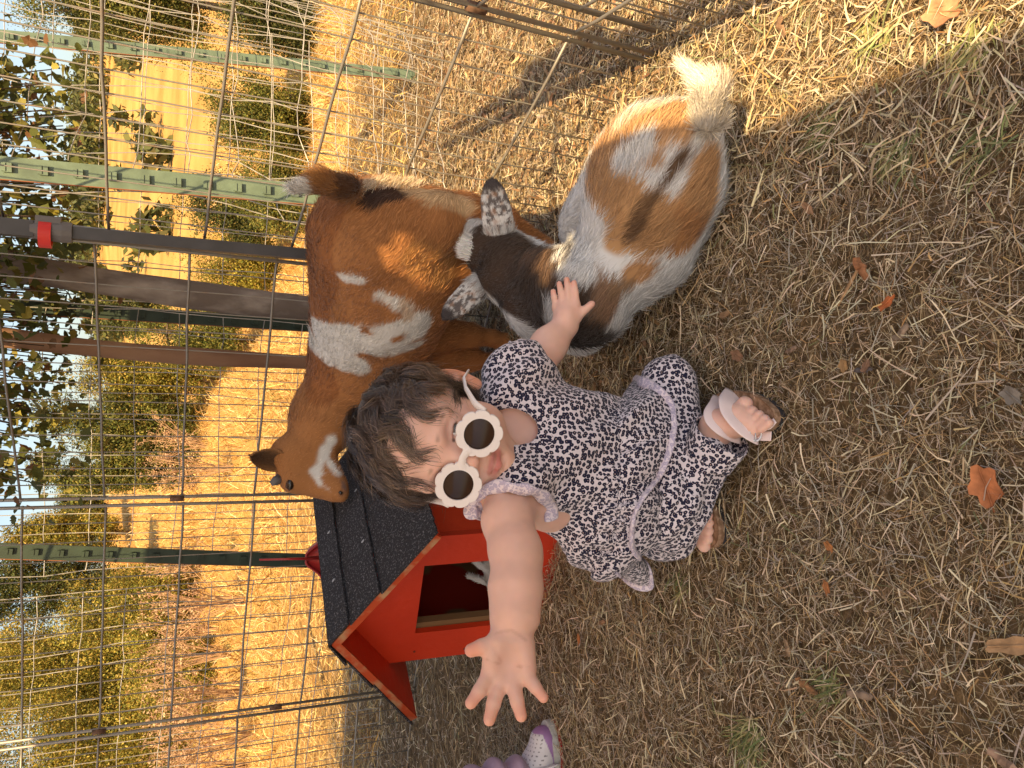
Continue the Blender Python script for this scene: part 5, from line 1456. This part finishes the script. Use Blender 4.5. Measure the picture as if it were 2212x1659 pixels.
# ------------------------------------------------------------ sandals
def sandals():
    ST_ = M('strap_pink', (.86, .70, .68), .55, spec=.35); DK = M('sole_rubber', (.045, .042, .045), .8, noise=.3, nscale=60)
    CK = M('cork', (.20, .11, .06), .8, col2=(.36, .22, .14), nscale=160, contrast=(.4, .6)); BK_ = M('buckle', (.62, .62, .64), .3, metal=.8)
    for nm, hl, te in FEET:
        t = te - hl; Lf = np.linalg.norm(t); t = t / Lf; s = nrm(np.cross([0, 0, 1.], t)); s = -s if nm == 'r' else s
        g = bpy.data.objects.new('sandal', None); COL.objects.link(g); g.parent = root
        u = np.linspace(0, 2 * np.pi, 48, endpoint=False)
        lx = .5 + .56 * np.cos(u); wd_ = np.sin(u) * (.027 + .006 * sst(.3, .8, lx)); sh_ = .003 * np.sin(lx * 3)
        def ring(z, k): return hl + t * ((lx * Lf - Lf / 2) * k + Lf / 2)[:, None] + s * ((wd_ * k) + sh_)[:, None] + np.array([0, 0, 1.]) * z
        if nm == 'r':
            OL = [(1534, 884), (1544, 852), (1590, 842), (1640, 852), (1679, 884), (1683, 908), (1668, 930), (1640, 946), (1600, 950), (1560, 940), (1539, 914)]
            gp_ = np.array([G(x, y, .012) for x, y in OL]); tt = np.arange(48) / 48 * len(OL); i0 = tt.astype(int); f0 = (tt - i0)[:, None]; gp2 = gp_[i0] * (1 - f0) + gp_[(i0 + 1) % len(OL)] * f0
            for _k in range(4): gp2 = gp2 * .5 + (np.roll(gp2, 1, 0) + np.roll(gp2, -1, 0)) * .25
            cc_ = gp2.mean(0)
            def ring(z, k): q = cc_ + (gp2 - cc_) * (1.03 * k); q[:, 2] = z; return q
        def slab(zs, mat, name):
            m = MB(); V = np.concatenate([ring(z, k) for z, k in zs]); n = 48
            F = [(a * n + i, a * n + (i + 1) % n, (a + 1) * n + (i + 1) % n, (a + 1) * n + i) for a in range(len(zs) - 1) for i in range(n)]
            F += [tuple(range(n))[::-1], tuple((len(zs) - 1) * n + i for i in range(n))]
            m.add(V, F); m.build(name, mat, g, smooth=False)
        slab([(.001, .97), (.002, 1.0), (.009, 1.0)], DK, 'sole'); slab([(.0092, .995), (.015, .99), (.0175, .96), (.0165, .91)], CK, 'footbed')
        if nm == 'r':
            # paths drawn over the foot
            def over(path, r, name='strap', fl=.16):
                P = []
                for x, y, z, lift in path:
                    h = SB(x, y); q = G(x, y, z)
                    if h is not None and np.linalg.norm(h - q) < .045 and lift: q = h - nrm(h - C0) * .0022
                    P.append(q)
                P = np.array(P); tt = np.linspace(0, len(P) - 1, 28)
                i = np.clip(np.floor(tt).astype(int), 0, len(P) - 2); f = (tt - i)[:, None]; f = f * f * (3 - 2 * f) * .3 + f * .7
                Q_ = P[i] * (1 - f) + P[i + 1] * f
                for _k in range(4): Q_[1:-1] = Q_[1:-1] * .5 + (Q_[:-2] + Q_[2:]) * .25
                m = MB(); m.tube(Q_, r, 12, flat=fl, ref=nrm(C0 - Q_[14])); m.build(name, ST_, g, smooth=True)
                return Q_
            over([(1586, 850, .014, 0), (1572, 868, .045, 1), (1574, 890, .05, 1), (1590, 912, .05, 1), (1612, 932, .04, 1), (1634, 942, .022, 0)], .0128)
            over([(1553, 858, .016, 0), (1545, 875, .045, 1), (1532, 893, .05, 1), (1536, 912, .055, 1), (1556, 930, .05, 1), (1580, 942, .04, 0), (1598, 946, .026, 0)], .0082)
            over([(1618, 922, .028, 0), (1640, 926, .022, 0), (1662, 922, .018, 0), (1674, 908, .018, 0)], .0035)
            over([(1622, 936, .024, 0), (1645, 942, .020, 0), (1666, 942, .018, 0)], .0058)
            c = G(1632, 937, .030); a = np.linspace(0, 2 * np.pi, 24); w = nrm(C0 - c); uu = nrm(np.cross(w, [0, 0, 1])); vv = np.cross(w, uu)
            m = MB(); m.tube([c + .0085 * math.cos(q) * uu + .0065 * math.sin(q) * vv for q in a], .0012, 8); m.tube([c - uu * .002, c + uu * .008], .0009, 6); m.build('buckle', BK_, g, smooth=True)
        else:
            for f_, hgt in ((.62, .034), (.22, .050)):
                m = MB(); a = np.linspace(0, np.pi, 14)
                m.tube([hl + t * Lf * f_ + s * .028 * math.cos(q) + np.array([0, 0, .012 + hgt * .8 * math.sin(q)]) for q in a], .007, 10, flat=.2, ref=[0, 0, 1]); m.build('strap', ST_, g, smooth=True)
sandals()

# ------------------------------------------------------------ hair
HAIR = M('hair', attr=True, rough=.38, spec=.55)
def child_hair():
    c = HL(0, -.012, .020); Rr = np.array((.069, .082, .068)) * HS
    def hairline(q):            # q in head axes (unscaled): positive inside the hair
        x, y, z = q.T
        front = .048 - .55 * np.maximum(0, .028 - z) ** .9 - 1.2 * np.maximum(0, np.abs(x) - .045)
        zl = .045 - .42 * np.abs(x) * 1.1
        return np.where(y > .012, z - (.057 - .38 * np.maximum(np.abs(x) - .02, 0) + (y - .012) * .10), z + .032 + .3 * (y + .02) * (y > -.02))
    # dark cap under the strands
    B = Body(c - .11, c + .11, .0022)
    B.ell(c, Rr + .0055, RH, k=0)
    B.ell(HL(0, -.035, -.020), (.056, .052, .045), RH, k=.02)
    V, Q = B.mesh(1); q = (V - Hc) @ RH.T / HS
    hl = hairline(q) + .004 * NZ(V, 120)
    keep = (hl[Q] > .002).all(1); Qk = Q[keep]; used = np.unique(Qk); mp = -np.ones(len(V), int); mp[used] = np.arange(len(used))
    C = np.tile((.07, .044, .031), (len(used), 1))
    mesh_np('hair_roots', V[used], mp[Qk], HAIR, root, col=C)
    seg = 18; nl = 230
    def march(P, phase, turns, amp, L, off, az):
        n = len(P); cur = P.copy(); pts = [cur.copy()]
        for k in range(seg):
            qh = (cur - c) @ RH.T; nq = nrm(qh / Rr ** 2); s_ = k / seg
            away = nrm(nrm(qh / Rr) - crown) + np.array([0, .06, -.24]) + az * .45
            away = nrm(away - (away * nq).sum(1, keepdims=True) * nq)
            sw = nrm(np.cross(nq, away)); w = amp * (.35 + s_)
            dirv = nrm(away + sw * (w * np.sin(phase + s_ * turns))[:, None] + nq * (w * .35 * np.cos(phase + s_ * turns))[:, None])
            cur = cur + dirv @ RH * (L / seg)[:, None]
            qh = (cur - c) @ RH.T; rr = np.linalg.norm(qh / (Rr + off[:, None] * min(1, .35 + k / 6)), axis=1)
            f = np.where(rr < 1, 1 / np.maximum(rr, .2), 1 + (1 / rr - 1) * .30)
            cur = c + (qh * f[:, None]) @ RH; pts.append(cur.copy())
        return np.stack(pts, 1)
    crown = nrm(np.array([.35, -.85, .60]))
    def roots(m):
        d = nrm(rng.normal(0, 1, (m * 4, 3))); P = c + (d * (Rr + .004)) @ RH
        q = (P - Hc) @ RH.T / HS; return P[hairline(q) > .001][:m]
    GR = roots(nl); nl = len(GR)
    gp = march(GR, rng.uniform(0, 6.28, nl), rng.uniform(4, 9.5, nl), rng.uniform(.5, 1.35, nl), rng.uniform(.035, .085, nl), rng.uniform(.005, .014, nl), rng.normal(0, 1, (nl, 3)) * .55)
    P = roots(17000); n = len(P)
    lk = np.array([np.argmin(((GR - p) ** 2).sum(1)) for p in P])
    s_ = np.linspace(0, 1, seg + 1)[None, :, None]
    stray = (rng.random(n) < .07)[:, None, None]
    own = gp[lk] + (P - GR[lk])[:, None] * (1 - .55 * s_ ** .8)
    wob = rng.normal(0, 1, (n, 1, 3)) * .004 * s_ * (1 + 1.8 * stray)
    pts = own + wob + .0012 * np.sin(s_ * rng.uniform(6, 14, (n, 1, 1)) + rng.uniform(0, 6, (n, 1, 1))) * nrm(rng.normal(0, 1, (n, 1, 3)))
    Lc = rng.uniform(.65, 1, n); ii = s_[:, :, 0] * Lc[:, None] * seg; i0 = np.minimum(ii.astype(int), seg - 1); f = (ii - i0)[..., None]
    ar = np.arange(n)[:, None]; pts = pts[ar, i0] * (1 - f) + pts[ar, i0 + 1] * f
    qh = (pts - c) @ RH.T; rr = np.linalg.norm(qh / (Rr + .0045), axis=-1, keepdims=True); pts = c + (qh / np.minimum(rr, 1)) @ RH
    nn = nrm((pts - c)); tan = nrm(np.gradient(pts, axis=1)); side = nrm(np.cross(tan, nn) + rng.normal(0, .25, (n, 1, 3)))
    w = (rng.uniform(.0003, .0006, n)[:, None] * np.concatenate([np.linspace(1, .9, seg - 3), np.linspace(.8, .2, 4)]))[..., None]
    V = np.stack([pts - side * w * .5, pts + side * w * .5], 2).reshape(-1, 3)
    k_ = (seg + 1) * 2; b = np.arange(n)[:, None] * k_
    F = np.concatenate([b + np.array([2 * i, 2 * i + 1, 2 * i + 3, 2 * i + 2]) for i in range(seg)])
    C = palette(n, [(.075, .047, .033), (.12, .075, .052), (.20, .13, .09), (.05, .033, .026)], (4, 4, 2, 3)) * (1 + .35 * rng.normal(0, 1, nl)[lk].clip(-1.5, 2))[:, None]
    lt = rng.random(n) < .04; C[lt] *= 1.7
    mesh_np('hair', V, F, HAIR, root, col=np.repeat(C, k_, 0), smooth=True)
child_hair()
# ============================================================ second child at the edge: leg and shoe
def second_child():
    b = G(1206, 1655)
    root = empty('person', tuple(b), 'child in lavender trousers and purple white strap sneaker at the picture edge', 'person')
    LAV = M('lavender_cloth', (.44, .33, .45), .9, noise=.06, nscale=200, sheen=.2)
    toe = G(1197, 1557); sx = nrm(np.array([1.0, .16, 0])); hl = toe - sx * .150; sy = nrm(np.cross([0, 0, 1.], sx)); Z = np.array([0, 0, 1.])
    def F(a, s, z): return hl + sx * a + sy * s + Z * z
    B = Body(hl - [.03, .05, .01], toe + [.03, .05, .11], .0016)
    B.chain([F(.030, 0, .032), F(.085, 0, .030), F(.122, -.002, .024)], [.026, .029, .024], k=.012)
    B.rc(F(.032, 0, .05), F(.045, 0, .078), .028, .027, k=.015)
    B.rc(F(.085, 0, .045), F(.060, 0, .066), .020, .022, k=.012)
    B.fn(hl - [.03, .05, .02], toe + [.03, .05, .02], lambda P: P[..., 2] - .010, 0, 'sub')
    V, Q = B.mesh(1)
    a = (V - hl) @ sx; s = (V - hl) @ sy; z = V[:, 2]
    C = np.tile((.66, .63, .66), (len(V), 1))
    toecap = (z < .020 + .014 * sst(.09, .14, a)) | (a > .136)
    C[toecap] = (.36, .20, .42)
    C[(z < .012)] = (.5, .48, .48)
    hx = np.stack([a, s], 1); dots = (np.abs((hx[:, 0] * 160) % 1 - .5) < .14) & (np.abs((hx[:, 1] * 160) % 1 - .5) < .14) & (a > .09) & (z > .03) & ~toecap; C[dots] = (.12, .10, .12)
    mesh_np('shoe', V, Q, M('shoe_upper', attr=True, rough=.4, spec=.45), root, col=C)
    def sole(z0, z1, k, mat, name):
        u = np.linspace(0, 2 * np.pi, 48, endpoint=False); lx = .5 + .53 * np.cos(u); wd_ = np.sin(u) * (.028 + .005 * sst(.3, .8, lx))
        r = lambda zz, kk: hl + sx * ((lx - .5) * .150 * kk + .075)[:, None] + sy * (wd_ * kk)[:, None] + Z * zz
        m = MB(); m.add(np.concatenate([r(z0, k), r(z1, k * .99)]), [(i, (i + 1) % 48, 48 + (i + 1) % 48, 48 + i) for i in range(48)] + [tuple(range(48))[::-1], tuple(range(48, 96))]); m.build(name, mat, root)
    sole(.000, .006, .97, M('red_rubber', (.55, .03, .03), .5), 'outsole'); sole(.0062, .018, 1.0, M('midsole', (.50, .49, .46), .6, noise=.2, nscale=90), 'midsole')
    W_ = M('shoe_strap', (.70, .67, .69), .4)
    for (a0, z0, w) in ((.088, .052, .010), (.066, .068, .010)):
        m = MB(); t = np.linspace(-.15, np.pi + .15, 18)
        m.tube([F(a0 - .006 * math.sin(q), -.034 * math.cos(q), .020 + (z0 - .016) * math.sin(q)) for q in t], w, 10, flat=.22, ref=Z); m.build('strap', W_, root, smooth=True)
    # pink lettering on the upper strap
    for i, (ch_, a0, z0, sc) in enumerate((('I', .083, .0605, .012), ('O', .0835, .0600, .013), ('M', .083, .0590, .013))):
        cu = bpy.data.curves.new('lettering', 'FONT'); cu.body = ch_; cu.size = sc; cu.extrude = .0006; cu.align_x = 'CENTER'; cu.align_y = 'CENTER'
        tmp = bpy.data.objects.new('tmp', cu); COL.objects.link(tmp); dg = bpy.context.evaluated_depsgraph_get(); me = bpy.data.meshes.new_from_object(tmp.evaluated_get(dg)); bpy.data.objects.remove(tmp)
        q = (.30 + .22 * i) * np.pi; pos = F(a0 - .004, -.035 * math.cos(math.pi - q) * -1, .020 + (z0 - .013) * math.sin(q))
        nn = nrm(np.array(sx) * .45 + sy * -math.cos(q) + Z * math.sin(q)); up = nrm(sx * -1 + nn * .45); rt = nrm(np.cross(up, nn))
        o = bpy.data.objects.new('lettering', me); link(o, root)
        lp = pos - np.array(root.location)
        o.matrix_local = Matrix(((rt[0], up[0], nn[0], lp[0]), (rt[1], up[1], nn[1], lp[1]), (rt[2], up[2], nn[2], lp[2]), (0, 0, 0, 1)))
        me.materials.clear(); me.materials.append(M('pink_ink', (.50, .03, .09), .5) if 'pink_ink' not in bpy.data.materials else bpy.data.materials['pink_ink'])
    # trousers and, out of the frame, the rest of the child
    T = Body(hl + [-.14, -.22, .05], hl + [.13, .16, .50], .003)
    an = F(.064, -.005, .082); kn = F(.046, .0, .225); hp = F(.02, .0, .40)
    T.chain([an, an * .5 + kn * .5, kn], [.040, .040, .045], k=.02); T.chain([kn, hp], [.050, .07], k=.02)
    T.chain([F(-.03, .10, .08), F(.02, .10, .24), F(-.01, .085, .40)], [.036, .048, .07], k=.02)
    T.rc(hp, F(-.01, .085, .40), .075, .075, k=.03)
    m = np.abs(T.d) < .015; idx = np.argwhere(m); P = T.lo + idx * T.h
    T.d[m] += (.006 * np.sin(P[:, 2] * 150 + 3 * NZ(P, 14)) * sst(.30, .12, P[:, 2]) + .004 * NZ2(P, 25)).astype(np.float32)
    V, Q = T.mesh(2); mesh_np('trousers', V, Q, LAV, root)
    U = Body(hl + [-.20, -.20, .36], hl + [.20, .26, .90], .004)
    c = F(-.01, .045, .40); U.chain([c, c + Z * .12, c + Z * .22], [.080, .082, .070], k=.03)
    for s_ in (-.09, .09): U.chain([c + Z * .21 + sy * s_, c + Z * .10 + sy * s_ * 1.3, c + Z * .02 + sy * s_ * 1.35 + sx * .06], [.035, .028, .022], k=.02)
    V, Q = U.mesh(1); mesh_np('shirt', V, Q, LAV, root)
    Hh = Body(hl + [-.14, -.10, .55], hl + [.14, .20, .92], .004); h = c + Z * .36
    Hh.rc(c + Z * .24, h, .035, .035, k=.02); Hh.ell(h, (.080, .067, .085), k=.02); Hh.rc(h + sx * .075 - Z * .01, h + sx * .085 - Z * .02, .008, .009, k=.01)
    V, Q = Hh.mesh(1); C = np.tile(SK, (len(V), 1)); C[((V - h) @ sx < .03) & (V[:, 2] > h[2] - .02)] = (.06, .04, .03)
    mesh_np('head', V, Q, SKINM, root, col=C)
second_child()

# ------------------------------------------------------------ leaves, chips and tufts lying on the straw
def leaf(x, y, size, col, label, az, n=9, curl=.25, wd_=.75, name='fallen_leaf', cat='leaf', group='fallen leaves on the straw'):
    size *= .85; c = G(x, y, .014); u = np.array([math.cos(az), math.sin(az), .05]); v = np.array([-math.sin(az), math.cos(az), .12]); w = nrm(np.cross(u, v))
    k = 18; a = np.arange(k) * 2 * np.pi / k; r = 1 + .16 * np.sin(a * 5 + x) + rng.normal(0, .05, k)
    V = [c]; 
    for f in (.5, 1.0):
        for q, rr in zip(a, r):
            X_, Y_ = f * rr * math.cos(q), f * rr * math.sin(q) * wd_
            V.append(c + size * (X_ * u + Y_ * v) + w * size * curl * (abs(Y_) ** 1.5 * 1.2 + .3 * X_ * X_ + rng.normal(0, .04)))
    V = np.array(V); V[:, 2] = np.maximum(V[:, 2], .010)
    m = MB(); m.add(V, [(0, 1 + i, 1 + (i + 1) % k) for i in range(k)] + [(1 + i, 1 + (i + 1) % k, 1 + k + (i + 1) % k, 1 + k + i) for i in range(k)])
    m.add(V - w * .0008, [(0, 1 + (i + 1) % k, 1 + i) for i in range(k)] + [(1 + (i + 1) % k, 1 + i, 1 + k + i, 1 + k + (i + 1) % k) for i in range(k)])
    m.tube([V[0] - size * u * 1.3 + w * .003, V[0] + w * .0006, V[0] + size * u * .9 + w * size * curl * .3], .0006, 5)
    mat = M('leaf_%d_%d' % (x, y), col, .7, noise=.45, nscale=70, spec=.25)
    o = m.build(name, mat, None, origin=tuple(c)); tag(o, label, cat, group)
RO = (.40, .15, .06)
leaf(2130, 1050, .021, (.42, .15, .06), 'large orange brown dead leaf near the bottom right corner of the straw', .4)
leaf(2035, 25, .022, (.50, .24, .13), 'pale orange leaf lying in the sunlight at the upper right', 1.2)
leaf(1915, 655, .0115, (.45, .14, .05), 'bright orange folded leaf right of the lying goat', 2.2, wd_=.5)
leaf(1592, 768, .0125, (.26, .14, .08), 'brown oval leaf between the knee and the lying goat', 1.2, wd_=.6)
leaf(1822, 790, .008, (.34, .20, .09), 'small tan round leaf out on the straw beyond the sandal', .2)
leaf(1870, 792, .0085, (.24, .14, .09), 'small dark brown leaf beside a dark twig', 2.6, wd_=.6)
leaf(1745, 450, .012, (.32, .18, .10), 'thin brown leaf curled behind the lying goat back', .8, wd_=.4)
leaf(1565, 680, .010, (.30, .18, .10), 'dull tan leaf just past the edge of the goat belly', 1.7, wd_=.5)
leaf(2185, 1395, .026, (.38, .23, .12), 'long tan leaf cut by the right edge of the picture', 1.9, wd_=.32)
leaf(1785, 1268, .0085, (.40, .16, .06), 'tiny orange leaf right of the knee', .3, wd_=.5)
leaf(1790, 1180, .0075, (.42, .17, .06), 'tiny orange leaf out beyond the second sandal', .9, wd_=.6)
leaf(2185, 855, .011, (.20, .17, .14), 'grey brown leaf near the right edge of the straw', .9)
leaf(1390, 740, .009, (.34, .20, .12), 'small brown leaf beside the toddler wrist', 1.0, wd_=.5)
leaf(1300, 1345, .011, (.36, .21, .12), 'tan leaf lying between the dress and the reaching hand', 2.0, wd_=.4)
leaf(1250, 1380, .010, (.46, .17, .06), 'orange curled leaf under the outstretched palm', .2, wd_=.45)

def chip(x, y, L, W, col, label, az, name='wood_chip', cat='wood chip', group='wood chips on the straw'):
    c = G(x, y, .012); u = np.array([math.cos(az), math.sin(az), .06]); n = 7
    m = MB(); t = np.linspace(-.5, .5, n)
    P = [c + u * L * q + rng.normal(0, W * .12, 3) for q in t]; r = W / 2 * (1 - np.abs(t * 1.7) ** 3 * .6) * rng.uniform(.8, 1.15, n)
    m.tube(P, r, 7, flat=.5, ref=[0, 0, 1])
    o = m.build(name, M('chip_%d_%d' % (x, y), col, .95, noise=.5, nscale=90, bump=.002, bscale=150, stretch=None), None, origin=tuple(c)); tag(o, label, cat, group)
chip(2235 - 60, 1690 - 40, .03, .010, (.26, .17, .12), 'weathered grey brown wood piece at the lower right', 1.1)
chip(1688, 60, .026, .010, (.22, .13, .08), 'dark bark piece in the sun beside the wire panel foot', .2)
chip(1707, 690 + 65, .018, .0055, (.20, .13, .09), 'short brown stick right of the toddler knee', 1.9)
chip(1862 + 2, 800, .020, .0055, (.10, .085, .085), 'dark grey twig piece among small brown leaves', 1.6)
chip(1835, 640 - 25, .05, .004, (.34, .20, .10), 'tan stalk with a thick end beyond the lying goat', 2.6)
chip(1945, 720, .022, .008, (.24, .17, .12), 'splintered brown wood chip out on the straw', 2.4)
chip(1740, 1480, .026, .014, (.26, .13, .06), 'brown pine cone half buried in straw', 1.3, 'pine_cone', 'pine cone', None)
chip(1860, 580, .024, .010, (.30, .13, .06), 'reddish split bark piece near the goat back', .7)
chip(1858, 1690 - 190, .030, .009, (.24, .17, .12), 'twisted grey wood sliver low in the straw', 1.8)
chip(1700, 1400, .018, .008, (.30, .2, .12), 'flat brown chip near the hem of the dress', .4)

def tuft(x, y, n, L, label, col):
    c = G(x, y, .005); 
    P = c + rng.normal(0, .012, (n, 3)) * [1, 1, 0]; az = rng.uniform(-.8, .8, n) + 2.6; el = rng.uniform(.15, .9, n)
    d = np.stack([np.cos(az) * np.cos(el), np.sin(az) * np.cos(el), np.sin(el)], 1)
    V, F, C = ribbons(P, d, nrm(rng.normal(0, .4, (n, 3)) + [0, -.5, 1]), rng.uniform(.5, 1, n) * L, rng.uniform(.0012, .0026, n), palette(n, col, np.ones(len(col))), np.tile([0, 0, -.4], (n, 1)) + rng.normal(0, .2, (n, 3)), 4, .1)
    V[:, 2] = np.maximum(V[:, 2], .006)
    o = mesh_np('grass_tuft', V, F, MAT_ATTR, None, col=C, smooth=False, origin=tuple(c)); tag(o, label, 'grass tuft', 'green tufts in the straw')
GT = [(.16, .18, .07), (.24, .24, .10), (.12, .15, .06), (.4, .33, .17)]
tuft(1630, 1590, 130, .055, 'largest green grass tuft, low in the straw left of centre bottom', GT)
tuft(1800, 1490 - 20, 60, .035, 'small faded green tuft beside a grey wood sliver', GT)
tuft(1475, 1300 - 40, 30, .03, 'thin greenish tuft by the hem of the dress', GT)
tuft(1785, 270, 40, .045, 'green blades at the edge between sun and shade', GT)
tuft(2140, 290, 40, .05, 'long green blades in the shade at the upper right', GT)
tuft(1950, 330, 36, .05, 'flattened green blades lying diagonal in the shade', GT)
tuft(1900, 60, 60, .045, 'bright green blades in the sunlit corner', [(.30, .30, .12), (.46, .40, .18), (.26, .27, .11)])
tuft(2110, 90, 50, .05, 'yellow green blades beside the sunlit leaf', [(.30, .30, .12), (.46, .40, .18), (.26, .27, .11)])
build_canopy(HOLES)
